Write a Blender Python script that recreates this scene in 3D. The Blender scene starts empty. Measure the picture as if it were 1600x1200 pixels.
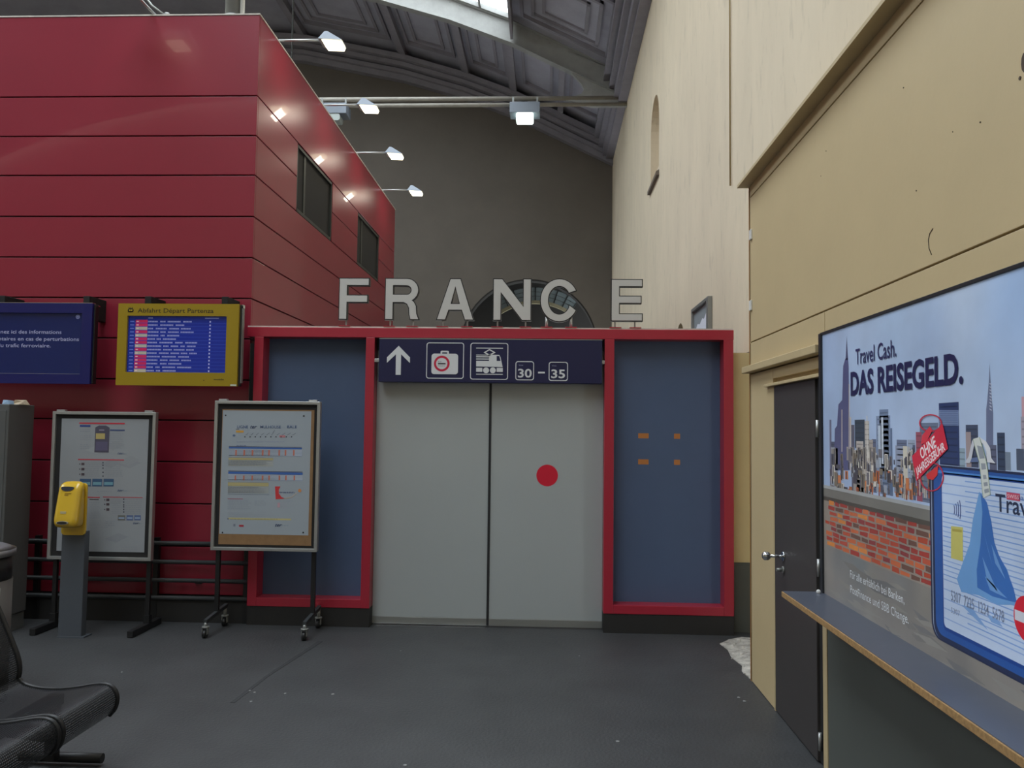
import bpy, bmesh, math, random
from mathutils import Vector, Matrix
from mathutils.geometry import tessellate_polygon
random.seed(7)
SC = bpy.context.scene
COL = SC.collection
PI = math.pi

# ------------------------------------------------------------------ camera, world, light, exposure
FPX, PSI, TH, RHO, EYE = 1280.0, math.radians(2.5), math.radians(3.13), 0.012, 1.7
F_ = Vector((-math.sin(PSI)*math.cos(TH), math.cos(PSI)*math.cos(TH), math.sin(TH)))
R0 = Vector((math.cos(PSI), math.sin(PSI), 0)); U0 = R0.cross(F_)
R_ = R0*math.cos(RHO)+U0*math.sin(RHO); U_ = -R0*math.sin(RHO)+U0*math.cos(RHO)
cd = bpy.data.cameras.new('camera'); cam = bpy.data.objects.new('camera', cd); COL.objects.link(cam)
cam.matrix_world = Matrix(((R_.x, U_.x, -F_.x, 0), (R_.y, U_.y, -F_.y, 0), (R_.z, U_.z, -F_.z, EYE), (0, 0, 0, 1)))
cd.sensor_width = 36; cd.lens = FPX/1600*36; cd.clip_start = 0.05; cd.clip_end = 200
SC.camera = cam
SC.view_settings.view_transform = 'Standard'; SC.view_settings.look = 'None'
SC.view_settings.gamma = 1; SC.view_settings.use_curve_mapping = False
SC.view_settings.exposure = 0.0
SC.cycles.use_denoising = True
SC.cycles.max_bounces = 8; SC.cycles.diffuse_bounces = 5; SC.cycles.transparent_max_bounces = 12
SC.cycles.sample_clamp_indirect = 6
w = bpy.data.worlds.new('overcast_sky'); SC.world = w; w.use_nodes = True
bg = w.node_tree.nodes['Background']; bg.inputs[0].default_value = (0.86, 0.92, 1.0, 1); bg.inputs[1].default_value = 6.5


def at(px, py, ax, v):
    """the point of the plane x, y or z = v that the photograph's pixel shows"""
    d = F_ + R_*((px-800)/FPX) - U_*((py-600)/FPX); i = 'xyz'.index(ax)
    t = (v-(0, 0, EYE)[i])/d[i]
    return Vector((0, 0, EYE))+d*t


# ------------------------------------------------------------------ colours and materials
def lin(c):
    if isinstance(c, str): c = tuple(int(c[i:i+2], 16) for i in (0, 2, 4))
    return tuple(((v/255)/12.92 if v/255 <= .04045 else ((v/255+.055)/1.055)**2.4) for v in c)


MATS = {}


def mat(name, col, rough=.6, metal=0, var=0, vscale=3, bump=0, bscale=40, spec=.5, coat=0, emit=None, es=1, stretch=None):
    if name in MATS: return MATS[name]
    m = bpy.data.materials.new(name); m.use_nodes = True; nt = m.node_tree; N = nt.nodes; L = nt.links
    b = N['Principled BSDF']; c = lin(col)
    b.inputs['Base Color'].default_value = (*c, 1); b.inputs['Roughness'].default_value = rough
    b.inputs['Metallic'].default_value = metal; b.inputs['Specular IOR Level'].default_value = spec
    b.inputs['Coat Weight'].default_value = coat
    if var or bump:
        tc = N.new('ShaderNodeTexCoord'); mp = N.new('ShaderNodeMapping'); L.new(tc.outputs['Object'], mp.inputs[0])
        if stretch: mp.inputs['Scale'].default_value = stretch
    if var:
        n = N.new('ShaderNodeTexNoise'); n.inputs['Scale'].default_value = vscale; n.inputs['Detail'].default_value = 6
        n.inputs['Roughness'].default_value = .65
        L.new(mp.outputs[0], n.inputs['Vector'])
        r = N.new('ShaderNodeMapRange'); r.inputs['From Min'].default_value = .3; r.inputs['From Max'].default_value = .7
        r.inputs['To Min'].default_value = 1-var; r.inputs['To Max'].default_value = 1+var
        L.new(n.outputs[0], r.inputs[0])
        mx = N.new('ShaderNodeVectorMath'); mx.operation = 'SCALE'; mx.inputs[0].default_value = c
        L.new(r.outputs[0], mx.inputs['Scale']); L.new(mx.outputs[0], b.inputs['Base Color'])
    if bump:
        n2 = N.new('ShaderNodeTexNoise'); n2.inputs['Scale'].default_value = bscale; n2.inputs['Detail'].default_value = 4
        L.new(mp.outputs[0], n2.inputs['Vector'])
        bp = N.new('ShaderNodeBump'); bp.inputs['Strength'].default_value = bump; bp.inputs['Distance'].default_value = .01
        L.new(n2.outputs[0], bp.inputs['Height']); L.new(bp.outputs[0], b.inputs['Normal'])
    if emit:
        b.inputs['Emission Color'].default_value = (*lin(emit), 1); b.inputs['Emission Strength'].default_value = es
    MATS[name] = m
    return m


def print_mat(name, rough=.5, emit=0, grain=0):
    """paper or foil that carries a flat print: colour comes from the colour attribute"""
    m = bpy.data.materials.new(name); m.use_nodes = True; N = m.node_tree.nodes; L = m.node_tree.links
    b = N['Principled BSDF']; a = N.new('ShaderNodeAttribute'); a.attribute_name = 'Col'
    src = a.outputs['Color']
    if grain:
        tc = N.new('ShaderNodeTexCoord'); n = N.new('ShaderNodeTexNoise'); n.inputs['Scale'].default_value = grain
        n.inputs['Detail'].default_value = 5; L.new(tc.outputs['Object'], n.inputs['Vector'])
        r = N.new('ShaderNodeMapRange'); r.inputs['From Min'].default_value = .3; r.inputs['From Max'].default_value = .7
        r.inputs['To Min'].default_value = 1.05; r.inputs['To Max'].default_value = 1.32; L.new(n.outputs[0], r.inputs[0])
        mx = N.new('ShaderNodeVectorMath'); mx.operation = 'SCALE'; L.new(src, mx.inputs[0]); L.new(r.outputs[0], mx.inputs['Scale'])
        src = mx.outputs[0]
    L.new(src, b.inputs['Base Color']); b.inputs['Roughness'].default_value = rough
    if emit:
        L.new(src, b.inputs['Emission Color']); b.inputs['Emission Strength'].default_value = emit
    return m


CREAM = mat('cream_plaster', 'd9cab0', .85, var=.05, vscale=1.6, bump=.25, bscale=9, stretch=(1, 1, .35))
# grey streaks and stains on the cream plaster
nt = CREAM.node_tree; N = nt.nodes; L = nt.links
tc = N.new('ShaderNodeTexCoord'); mp = N.new('ShaderNodeMapping'); mp.inputs['Scale'].default_value = (1, 1.3, .45); mp.inputs['Rotation'].default_value = (.35, 0, 0)
L.new(tc.outputs['Object'], mp.inputs[0]); n = N.new('ShaderNodeTexNoise'); n.inputs['Scale'].default_value = 5; n.inputs['Detail'].default_value = 8; n.inputs['Roughness'].default_value = .7
L.new(mp.outputs[0], n.inputs['Vector']); rr = N.new('ShaderNodeMapRange'); rr.inputs['From Min'].default_value = .55; rr.inputs['From Max'].default_value = .70; rr.inputs['To Min'].default_value = 1; rr.inputs['To Max'].default_value = .83
L.new(n.outputs[0], rr.inputs[0]); mx = N.new('ShaderNodeVectorMath'); mx.operation = 'SCALE'
old = N['Principled BSDF'].inputs['Base Color'].links[0].from_socket
L.new(old, mx.inputs[0]); L.new(rr.outputs[0], mx.inputs['Scale']); L.new(mx.outputs[0], N['Principled BSDF'].inputs['Base Color'])

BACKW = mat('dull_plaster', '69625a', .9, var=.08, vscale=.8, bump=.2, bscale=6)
YELL = mat('yellow_ochre_paint', 'c4af86', .55, var=.03, vscale=2, bump=.05, bscale=30)
YELLD = mat('yellow_ochre_trim', 'beaa82', .6, var=.05, vscale=6)
GREYP = mat('grey_green_paint', '555954', .5, var=.05, vscale=3)
RED = mat('red_cladding', '8a2234', .35, var=.03, vscale=2, bump=.02, bscale=3, coat=.2)
REDF = mat('red_lacquer', 'a52438', .35, coat=.2)
DARKG = mat('dark_gap', '141313', .8)
BLACK = mat('black_metal', '1a1a1b', .45, var=.1)
CHAR = mat('charcoal_paint', '35383a', .5, var=.06)
PLINTH = mat('black_plinth', '242322', .6, var=.1, vscale=8)
BLUEP = mat('blue_panel', '4b5d7c', .55, var=.03, vscale=3)
FROST = mat('frosted_white_glass', 'a8aeae', .22, var=.02, vscale=1.2, coat=.3)
NAVY = mat('navy_enamel', '191c44', .35)
NAVY2 = mat('navy_case', '12155a', .4)
YCASE = mat('yellow_case', '9c8213', .4)
ALU = mat('brushed_aluminium', 'b5b6b4', .35, metal=.7, var=.05)
ALUD = mat('dull_aluminium', '90918d', .45, metal=.5)
CHROME = mat('chrome', 'd8dadc', .12, metal=1)
WHITE = mat('white_trim', 'd8d8d4', .5)
CAP = mat('pale_capping', 'c9c3ba', .5, var=.15, vscale=10)
LETW = mat('letter_face', 'c4c2be', .5, var=.02)
SIGNW = mat('sign_white', 'd4d6d8', .5)
CORK = mat('brown_board', '8a6a48', .8, var=.1, vscale=20)
INNER = mat('black_felt', '1c1b1c', .7)
DOORB = mat('brown_grey_door', '403c3b', .45, var=.04, vscale=4)
SHELFM = mat('blue_grey_laminate', '4e535f', .35, var=.06, vscale=8)
WOODE = mat('raw_board_edge', '9c7a4e', .8, var=.3, vscale=60)
CEIL = mat('hazed_ceiling_boards', '9e9ca6', .85, var=.12, vscale=1.5)  # pale bluish tint paints lens haze into the boards
MOULD = mat('dark_moulding', '87838a', .8, var=.1, vscale=3)
GIRD = mat('riveted_girder_paint', '979793', .55, var=.10, vscale=4, bump=.1, bscale=30)
TIEM = mat('tie_bar_paint', '99948a', .6, var=.12, vscale=6)
DGLASS = mat('dark_window_glass', '3d4340', .12, coat=.5)
DFRAME = mat('dark_window_frame', '30332f', .5)
DYEL = mat('dispenser_yellow', 'd0aa2c', .22, coat=.6)
COLG = mat('grey_column_paint', '4d5259', .45, var=.03)
CABG = mat('cabinet_grey', '575857', .5, var=.06)
SMOKE = mat('smoked_window', '2d3440', .1, coat=.8)
LAMPG = mat('lamp_housing', '7c838c', .4, metal=.3)
LAMPE = mat('lamp_glass_lit', 'fff6dc', .3, emit='fff3cf', es=4.5)
LAMPC = mat('cool_lamp_glass_lit', 'f2fff8', .3, emit='e6fff4', es=4)
TAPE = mat('brown_tape', 'b8763a', .7, var=.1)
REDDOT = mat('red_sticker', 'cf1232', .5)
BRASS = mat('silver_bracket', '9b9c9a', .4, metal=.6)
DUST = mat('broken_concrete', 'aaa69e', .95, var=.45, vscale=14, bump=.9, bscale=30)
BINM = mat('bin_body', '5a5652', .5, metal=.3)
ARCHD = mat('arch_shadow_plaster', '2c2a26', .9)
PRINT = print_mat('printed_paper', .55)
POSTER = print_mat('poster_foil', .35, grain=3)
SCREEN = print_mat('lit_screen', .15, emit=.07)

# floor: dark worn asphalt
FLOOR = mat('dark_asphalt', '3b3c3d', .52, var=.20, vscale=2.2, bump=.35, bscale=55)

# clear roof glass
GLASS = bpy.data.materials.new('roof_glass'); GLASS.use_nodes = True; N = GLASS.node_tree.nodes; L = GLASS.node_tree.links
tr = N.new('ShaderNodeBsdfTransparent'); tr.inputs[0].default_value = (.93, .96, .95, 1); gl = N.new('ShaderNodeBsdfGlossy'); gl.inputs['Roughness'].default_value = .05
ms = N.new('ShaderNodeMixShader'); ms.inputs[0].default_value = .06; L.new(tr.outputs[0], ms.inputs[1]); L.new(gl.outputs[0], ms.inputs[2])
L.new(ms.outputs[0], N['Material Output'].inputs[0])
# perforated sheet of the bench: dots of clear in dark steel, from the mesh's own UV map in metres
PERF = bpy.data.materials.new('perforated_steel'); PERF.use_nodes = True; N = PERF.node_tree.nodes; L = PERF.node_tree.links
b = N['Principled BSDF']; b.inputs['Base Color'].default_value = (*lin('1d1f22'), 1); b.inputs['Roughness'].default_value = .42; b.inputs['Metallic'].default_value = .2
uv = N.new('ShaderNodeUVMap'); uv.uv_map = 'UVMap'
sc_ = N.new('ShaderNodeVectorMath'); sc_.operation = 'SCALE'; sc_.inputs['Scale'].default_value = 95; L.new(uv.outputs[0], sc_.inputs[0])
fr = N.new('ShaderNodeVectorMath'); fr.operation = 'FRACTION'; L.new(sc_.outputs[0], fr.inputs[0])
ds = N.new('ShaderNodeVectorMath'); ds.operation = 'DISTANCE'; ds.inputs[1].default_value = (.5, .5, 0); L.new(fr.outputs[0], ds.inputs[0])
lt = N.new('ShaderNodeMath'); lt.operation = 'LESS_THAN'; lt.inputs[1].default_value = .27; L.new(ds.outputs['Value'], lt.inputs[0])
tr = N.new('ShaderNodeBsdfTransparent'); ms = N.new('ShaderNodeMixShader'); L.new(lt.outputs[0], ms.inputs[0]); L.new(b.outputs[0], ms.inputs[1]); L.new(tr.outputs[0], ms.inputs[2])
L.new(ms.outputs[0], N['Material Output'].inputs[0])


# ------------------------------------------------------------------ building helpers
def worldloc(o):
    v = Vector((0, 0, 0))
    while o: v += o.location; o = o.parent
    return v


def tag(o, label=None, cat=None, group=None, kind=None):
    if label: o['label'] = label
    if cat: o['category'] = cat
    if group: o['group'] = group
    if kind: o['kind'] = kind
    return o


def thing(name, label, cat, loc, group=None, kind=None):
    o = bpy.data.objects.new(name, None); COL.objects.link(o); o.location = loc; o.empty_display_size = .1
    return tag(o, label, cat, group, kind)


class MB:
    """collects shapes in world coordinates and links them as one mesh object"""
    def __init__(s): s.v = []; s.f = []; s.sm = []
    def add(s, vs, fs, smooth=False):
        n = len(s.v); s.v += [Vector(p) for p in vs]
        for f in fs: s.f.append([i+n for i in f]); s.sm.append(smooth)
        return s
    def box(s, x0, x1, y0, y1, z0, z1):
        if x0 > x1: x0, x1 = x1, x0
        if y0 > y1: y0, y1 = y1, y0
        if z0 > z1: z0, z1 = z1, z0
        return s.add([(x0, y0, z0), (x1, y0, z0), (x1, y1, z0), (x0, y1, z0), (x0, y0, z1), (x1, y0, z1), (x1, y1, z1), (x0, y1, z1)],
                     [(0, 3, 2, 1), (4, 5, 6, 7), (0, 1, 5, 4), (1, 2, 6, 5), (2, 3, 7, 6), (3, 0, 4, 7)])
    def hexa(s, p):      # eight corners, bottom ring then top ring
        return s.add(p, [(0, 3, 2, 1), (4, 5, 6, 7), (0, 1, 5, 4), (1, 2, 6, 5), (2, 3, 7, 6), (3, 0, 4, 7)])
    def cyl(s, a, b, r, n=16, r2=None, smooth=True):
        a = Vector(a); b = Vector(b); r2 = r if r2 is None else r2; d = (b-a).normalized()
        t = Vector((0, 0, 1)) if abs(d.z) < .9 else Vector((1, 0, 0)); u = d.cross(t).normalized(); w_ = d.cross(u)
        vs = [a+(u*math.cos(2*PI*i/n)+w_*math.sin(2*PI*i/n))*r for i in range(n)] + [b+(u*math.cos(2*PI*i/n)+w_*math.sin(2*PI*i/n))*r2 for i in range(n)]
        s.add(vs, [(i, (i+1) % n, n+(i+1) % n, n+i) for i in range(n)], smooth)
        k = len(s.v)-2*n
        s.f.append([k+i for i in reversed(range(n))]); s.sm.append(False); s.f.append([k+n+i for i in range(n)]); s.sm.append(False)
        return s
    def tube(s, pts, r, n=10):
        pts = [Vector(p) for p in pts]; rings = []; u = None
        for i, p in enumerate(pts):
            d = (pts[min(i+1, len(pts)-1)]-pts[max(i-1, 0)]).normalized()
            if u is None: t = Vector((0, 0, 1)) if abs(d.z) < .9 else Vector((1, 0, 0)); u = d.cross(t).normalized()
            u = (u-d*u.dot(d)).normalized(); w_ = d.cross(u)
            rings.append([p+(u*math.cos(2*PI*k/n)+w_*math.sin(2*PI*k/n))*r for k in range(n)])
        return s.ringed(rings)
    def ball(s, c, r, n=12, sz=1):
        c = Vector(c); m = n//2; vs = [c+Vector((0, 0, r*sz))]
        for i in range(1, m):
            for j in range(n):
                a = PI*i/m; b_ = 2*PI*j/n; vs.append(c+Vector((r*math.sin(a)*math.cos(b_), r*math.sin(a)*math.sin(b_), r*sz*math.cos(a))))
        vs.append(c-Vector((0, 0, r*sz))); fs = [(0, 1+j, 1+(j+1) % n) for j in range(n)]
        for i in range(m-2):
            for j in range(n): fs.append((1+i*n+j, 1+(i+1)*n+j, 1+(i+1)*n+(j+1) % n, 1+i*n+(j+1) % n))
        k = len(vs)-1; fs += [(k, 1+(m-2)*n+(j+1) % n, 1+(m-2)*n+j) for j in range(n)]
        return s.add(vs, fs, True)
    def plate(s, loops, ax, c0, c1):
        """outline (first loop) with holes (other loops) in the plane across axis ax, from c0 to c1"""
        def P(q, c): return {'x': (c, q[0], q[1]), 'y': (q[0], c, q[1]), 'z': (q[0], q[1], c)}[ax]
        flat = [q for l in loops for q in l]; n = len(flat)
        tri = tessellate_polygon([[Vector((q[0], q[1], 0)) for q in l] for l in loops])
        fs = [tuple(t) for t in tri] + [tuple(n+i for i in reversed(t)) for t in tri]; k = 0
        for l in loops:
            m = len(l); fs += [(k+i, k+(i+1) % m, n+k+(i+1) % m, n+k+i) for i in range(m)]; k += m
        return s.add([P(q, c0) for q in flat]+[P(q, c1) for q in flat], fs)
    def ringed(s, rings, closed=True, smooth=True, caps=True):
        n = len(rings[0]); vs = [p for r in rings for p in r]; fs = []
        for i in range(len(rings)-1):
            for j in range(n if closed else n-1): fs.append((i*n+j, i*n+(j+1) % n, (i+1)*n+(j+1) % n, (i+1)*n+j))
        s.add(vs, fs, smooth)
        if caps and closed:
            k = len(s.v)-len(vs); s.f.append([k+i for i in range(n)]); s.sm.append(False)
            s.f.append([k+len(vs)-n+i for i in range(n)]); s.sm.append(False)
        return s
    def build(s, name, m, parent=None, bevel=0, fix=True):
        me = bpy.data.meshes.new(name); off = worldloc(parent) if parent else Vector((0, 0, 0))
        me.from_pydata([p-off for p in s.v], [], s.f); me.polygons.foreach_set('use_smooth', s.sm); me.validate()
        if fix:
            bm = bmesh.new(); bm.from_mesh(me); bmesh.ops.recalc_face_normals(bm, faces=bm.faces); bm.to_mesh(me); bm.free()
        me.materials.append(m); me.update()
        o = bpy.data.objects.new(name, me); COL.objects.link(o)
        if parent: o.parent = parent
        if bevel:
            b_ = o.modifiers.new('bevel', 'BEVEL'); b_.width = bevel; b_.segments = 2; b_.limit_method = 'ANGLE'; b_.angle_limit = math.radians(40)
        return o


def box(name, m, parent, x0, x1, y0, y1, z0, z1, bevel=0): return MB().box(x0, x1, y0, y1, z0, z1).build(name, m, parent, bevel)
def struct(o, label, cat): return tag(o, label, cat, None, 'structure')


def rrect(x0, x1, z0, z1, r, n=6):
    pts = []
    for cx, cz, a0 in ((x1-r, z1-r, 0), (x0+r, z1-r, PI/2), (x0+r, z0+r, PI), (x1-r, z0+r, 1.5*PI)):
        pts += [(cx+r*math.cos(a0+PI/2*i/n), cz+r*math.sin(a0+PI/2*i/n)) for i in range(n+1)]
    return pts


def arc(cx, cz, r, a0, a1, n=24, rz=None):
    rz = rz or r
    return [(cx+r*math.cos(a0+(a1-a0)*i/n), cz+rz*math.sin(a0+(a1-a0)*i/n)) for i in range(n+1)]


def copy_tree(o, parent=None, delta=None):
    c = o.copy(); COL.objects.link(c)
    if parent: c.parent = parent
    if delta is not None: c.location = o.location+Vector(delta)
    for ch in [k for k in ALLCH.get(o.name, [])]: copy_tree(ch, c)
    return c


def snapshot():
    ALLCH.clear()
    for o in COL.objects:
        if o.parent: ALLCH.setdefault(o.parent.name, []).append(o)


ALLCH = {}


class Art:
    """a flat print on the plane x = c (seen from -x) or y = c (seen from -y): coloured shapes, a hair's breadth apart by layer"""
    def __init__(s, ax, c, step=.0006): s.ax = ax; s.c = c; s.st = step; s.v = []; s.f = []; s.col = []
    def P(s, a, b, l): c = s.c-l*s.st; return (c, a, b) if s.ax == 'x' else (a, c, b)
    def poly(s, loops, col, l=1):
        if not isinstance(loops[0][0], (tuple, list, Vector)): loops = [loops]
        flat = [q for lp in loops for q in lp]; n = len(s.v); s.v += [s.P(q[0], q[1], l) for q in flat]
        for t in tessellate_polygon([[Vector((q[0], q[1], 0)) for q in lp] for lp in loops]): s.f.append([i+n for i in t]); s.col.append(lin(col))
        return s
    def rect(s, a0, a1, b0, b1, col, l=1): return s.poly([(a0, b0), (a1, b0), (a1, b1), (a0, b1)], col, l)
    def line(s, pts, w_, col, l=1):
        for p, q in zip(pts, pts[1:]):
            p = Vector(p[:2]); q = Vector(q[:2]); d = (q-p); d = Vector((-d.y, d.x)).normalized()*w_/2
            s.poly([tuple(p+d), tuple(q+d), tuple(q-d), tuple(p-d)], col, l)
        return s
    def ring(s, cx, cz, r0, r1, col, l=1, n=32): return s.poly([arc(cx, cz, r1, 0, 2*PI, n)[:-1], arc(cx, cz, r0, 0, 2*PI, n)[:-1]], col, l)
    def disc(s, cx, cz, r, col, l=1, rz=None, n=28): return s.poly(arc(cx, cz, r, 0, 2*PI, n, rz)[:-1], col, l)
    def text(s, body, a, b, h, col, l=3, width=None, bold=0, rot=0, shear=0):
        cu = bpy.data.curves.new('t', 'FONT'); cu.body = body; cu.size = h/.682; cu.offset = bold*h; cu.resolution_u = 3; cu.shear = shear
        o = bpy.data.objects.new('t', cu); me = bpy.data.meshes.new_from_object(o)
        xs = [v.co.x for v in me.vertices]; x0 = min(xs); w0 = max(xs)-x0; k = (width/w0) if width else .9
        sg = -1 if s.ax == 'x' else 1; cr, sr = math.cos(rot), math.sin(rot); n = len(s.v)
        for v in me.vertices:
            X = (v.co.x-x0)*k; Z = v.co.y; s.v.append(s.P(a+sg*(X*cr-Z*sr), b+X*sr+Z*cr, l))
        c = lin(col)
        for p in me.polygons: s.f.append([i+n for i in p.vertices]); s.col.append(c)
        bpy.data.objects.remove(o); bpy.data.curves.remove(cu); bpy.data.meshes.remove(me)
        return s
    def grid(s, a0, a1, b0, b1, na, nb, fn, l=0):
        n = len(s.v); cs = []
        for j in range(nb+1):
            for i in range(na+1):
                a = a0+(a1-a0)*i/na; b = b0+(b1-b0)*j/nb; s.v.append(s.P(a, b, l)); cs.append(fn(a, b))
        for j in range(nb):
            for i in range(na):
                q = (j*(na+1)+i, j*(na+1)+i+1, (j+1)*(na+1)+i+1, (j+1)*(na+1)+i); s.f.append([n+k for k in q]); s.col.append([cs[k] for k in q])
        return s
    def build(s, name, m, parent):
        me = bpy.data.meshes.new(name); off = worldloc(parent); me.from_pydata([Vector(p)-off for p in s.v], [], s.f)
        ca = me.color_attributes.new('Col', 'FLOAT_COLOR', 'CORNER'); buf = []
        for p, c in zip(me.polygons, s.col):
            if isinstance(c, list):
                for cc in c: buf += [*cc, 1]
            else: buf += [*c, 1]*p.loop_total
        ca.data.foreach_set('color', buf); me.materials.append(m); me.update()
        o = bpy.data.objects.new(name, me); COL.objects.link(o); o.parent = parent
        return o


# ------------------------------------------------------------------ the hall: ceiling profile
half = [(1.78, 9.95), (-.95, 11.3), (-2.4, 11.86), (-4.2, 12.4), (-7.1, 13.0), (-10, 13.2)]
prof = half + [(-20-x, z) for x, z in reversed(half[:-1])]
def Cz(x):
    for (xa, za), (xb, zb) in zip(prof, prof[1:]):
        if xb <= x <= xa: return za+(zb-za)*(x-xa)/(xb-xa)
    return 9.95
XH, YB, YR = 1.78, 23.0, -14.0       # right hall wall, back wall, rear wall
BAYS = [-13.6, -7.1, -.4, 6.0, 12.4, 18.8, 23.0]

fl = MB().box(-22, 2.4, -14.3, 23.3, -.2, 0).build('floor', FLOOR); struct(fl, 'dark worn asphalt floor of the station hall', 'floor')
MB().plate([[(1.395, 6.72), (1.42, 6.55), (1.40, 6.33), (1.43, 6.12), (1.395, 5.98), (1.41, 5.80), (1.75, 5.80), (1.75, 6.9), (1.62, 6.95), (1.5, 6.86)]], 'z', 0.0, .006).build('broken_patch', DUST, fl)['label'] = 'broken pale concrete patch at the foot of the yellow wall'
mb = MB()
for i in range(70):
    x = random.uniform(1.38, 1.68); y = random.uniform(5.85, 6.85); r = random.uniform(.006, .022)
    if x > 1.38+.1*random.random(): mb.ball((x, y, .006), r, 6, .6)
o = mb.build('crumbled_mortar', DUST, fl); o['kind'] = 'stuff'
mb = MB()
for i, (x, y) in enumerate([(-1.89, 5.28), (-1.85, 5.25), (-1.65, 5.245), (-1.346, 5.256), (-1.81, 5.08), (1.24, 5.40), (1.26, 5.33), (.256, 6.28), (-.1, 3.9), (.4, 4.6), (-.7, 4.2), (-1.1, 6.3), (-2.9, 5.6)]):
    mb.plate([arc(x, y, random.uniform(.005, .011), 0, 2*PI, 7)[:-1]], 'z', 0, .003)
o = mb.build('chewing_gum_spot', mat('gum_grey', '8c8c8c', .8), fl); o['kind'] = 'stuff'
MB().plate([[(-1.76, 6.52), (-1.80, 6.52), (-1.90, 5.6), (-1.93, 5.05), (-1.90, 5.05), (-1.875, 5.6)]], 'z', 0, .002).build('asphalt_joint', mat('joint_dark', '2e2f30', .7), fl)

# ceiling, bay by bay: closed strips with coffer mouldings, glazed strips in the middle bays, the unseen ones chosen to light the hall walls
ceil = thing('ceiling', 'dark boarded vaulted ceiling with moulded coffers and roof glazing', 'ceiling', (0, 0, 9.95), None, 'structure')
mb = MB(); T = .12
segs = list(zip(prof, prof[1:]))
def slab(mb, p, q, y0, y1, t=T, up=0):
    (xa, za), (xb, zb) = p, q
    za += up; zb += up
    mb.hexa([(xa, y0, za), (xb, y0, zb), (xb, y1, zb), (xa, y1, za), (xa, y0, za+t), (xb, y0, zb+t), (xb, y1, zb+t), (xa, y1, za+t)])
SKY = []
for bi, (y0, y1) in enumerate(zip(BAYS, BAYS[1:])):
    for si, (p, q) in enumerate(segs):
        glazed = (1 <= bi < 5 and si in (1, 2, 3)) or (2 <= bi < 5 and si in (6, 7, 8))
        if glazed: SKY.append((bi, si, p, q, y0+.12, y1-.12)); continue
        slab(mb, p, q, y0, y1)
mb.build('boarding', CEIL, ceil)
# coffer mouldings: nested frames on the closed fields that the picture can see
def field(p, q, s, t, y):      # point on the strip p-q
    return Vector((p[0]+(q[0]-p[0])*s, y, p[1]+(q[1]-p[1])*s-t))
def coffer(p, q, y0, y1, insets=(.22, .5, .78), wd=.08, dp=.09):
    Lg = math.hypot(q[0]-p[0], q[1]-p[1])
    for k, ins in enumerate(insets):
        if ins*2+.4 > min(Lg, y1-y0): continue
        m_ = MB(); s0 = ins/Lg; s1 = 1-s0; w_ = wd/Lg; d = dp*(1-.25*k)
        for a, b_, c, e in ((s0, s1, y0+ins, y0+ins+wd), (s0, s1, y1-ins-wd, y1-ins), (s0, s0+w_, y0+ins, y1-ins), (s1-w_, s1, y0+ins, y1-ins)):
            m_.hexa([field(p, q, a, d, c), field(p, q, b_, d, c), field(p, q, b_, d, e), field(p, q, a, d, e), field(p, q, a, -.01, c), field(p, q, b_, -.01, c), field(p, q, b_, -.01, e), field(p, q, a, -.01, e)])
        m_.build('coffer_frame', MOULD, ceil)
for (y0, y1) in ((12.4, 18.8), (18.8, 23.0), (6.0, 12.4)):
    ym = (y0+y1)/2
    spans = [(1.55, .25), (.2, -.95)] if y1 < 20 else [(1.55, .3), (.25, -.95), (-.95, -2.4), (-2.4, -4.2), (-4.2, -7.1)]
    if y1 < 20: spans = [(1.5, -.9)]
    for xa, xb in spans:
        for ya, yb in (((y0+.1, ym), (ym, y1-.35)) if y1 < 20 else ((y0+.3, y1-.9),)):
            coffer((xa, Cz(xa)), (xb, Cz(xb)), ya, yb)
MB().box(-.95, -.89, 12.5, 18.68, Cz(-.95)-.50, Cz(-.95)+.05).build('skylight_curb', MOULD, ceil)
for (xa, xb) in ((-.95, -1.15), (-2.3, -2.5), (-4.1, -4.3), (-7.0, -7.2), (.35, .2)):      # ribs of the end bay
    MB().hexa([field((xa, Cz(xa)), (xb, Cz(xb)), s, t, y) for t in (.2, 0) for s, y in ((0, 18.9), (1, 18.9), (1, 22.95), (0, 22.95))]).build('rib', MOULD, ceil)
# stepped cornices where the ceiling meets the walls
for k, (dx, z0, z1) in enumerate(((.30, 9.42, 10.1), (.20, 9.32, 9.42), (.42, 9.62, 9.74), (.55, 9.82, 9.94))):
    MB().box(XH-dx, XH, YR, YB, z0, z1).build('cornice_moulding', MOULD, ceil)
for k, (dy, dn, th) in enumerate(((.22, .78, .16), (.34, .62, .12), (.48, .46, .12), (.62, .32, .14), (.14, .62, .62))):
    m_ = MB()
    for p, q in segs[:-1]:
        (xa, za), (xb, zb) = p, q
        m_.hexa([(xa, YB-dy, za-dn), (xb, YB-dy, zb-dn), (xb, YB, zb-dn), (xa, YB, za-dn), (xa, YB-dy, za-dn+th), (xb, YB-dy, zb-dn+th), (xb, YB, zb-dn+th), (xa, YB, za-dn+th)])
    m_.build('end_cornice', MOULD, ceil)
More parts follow.
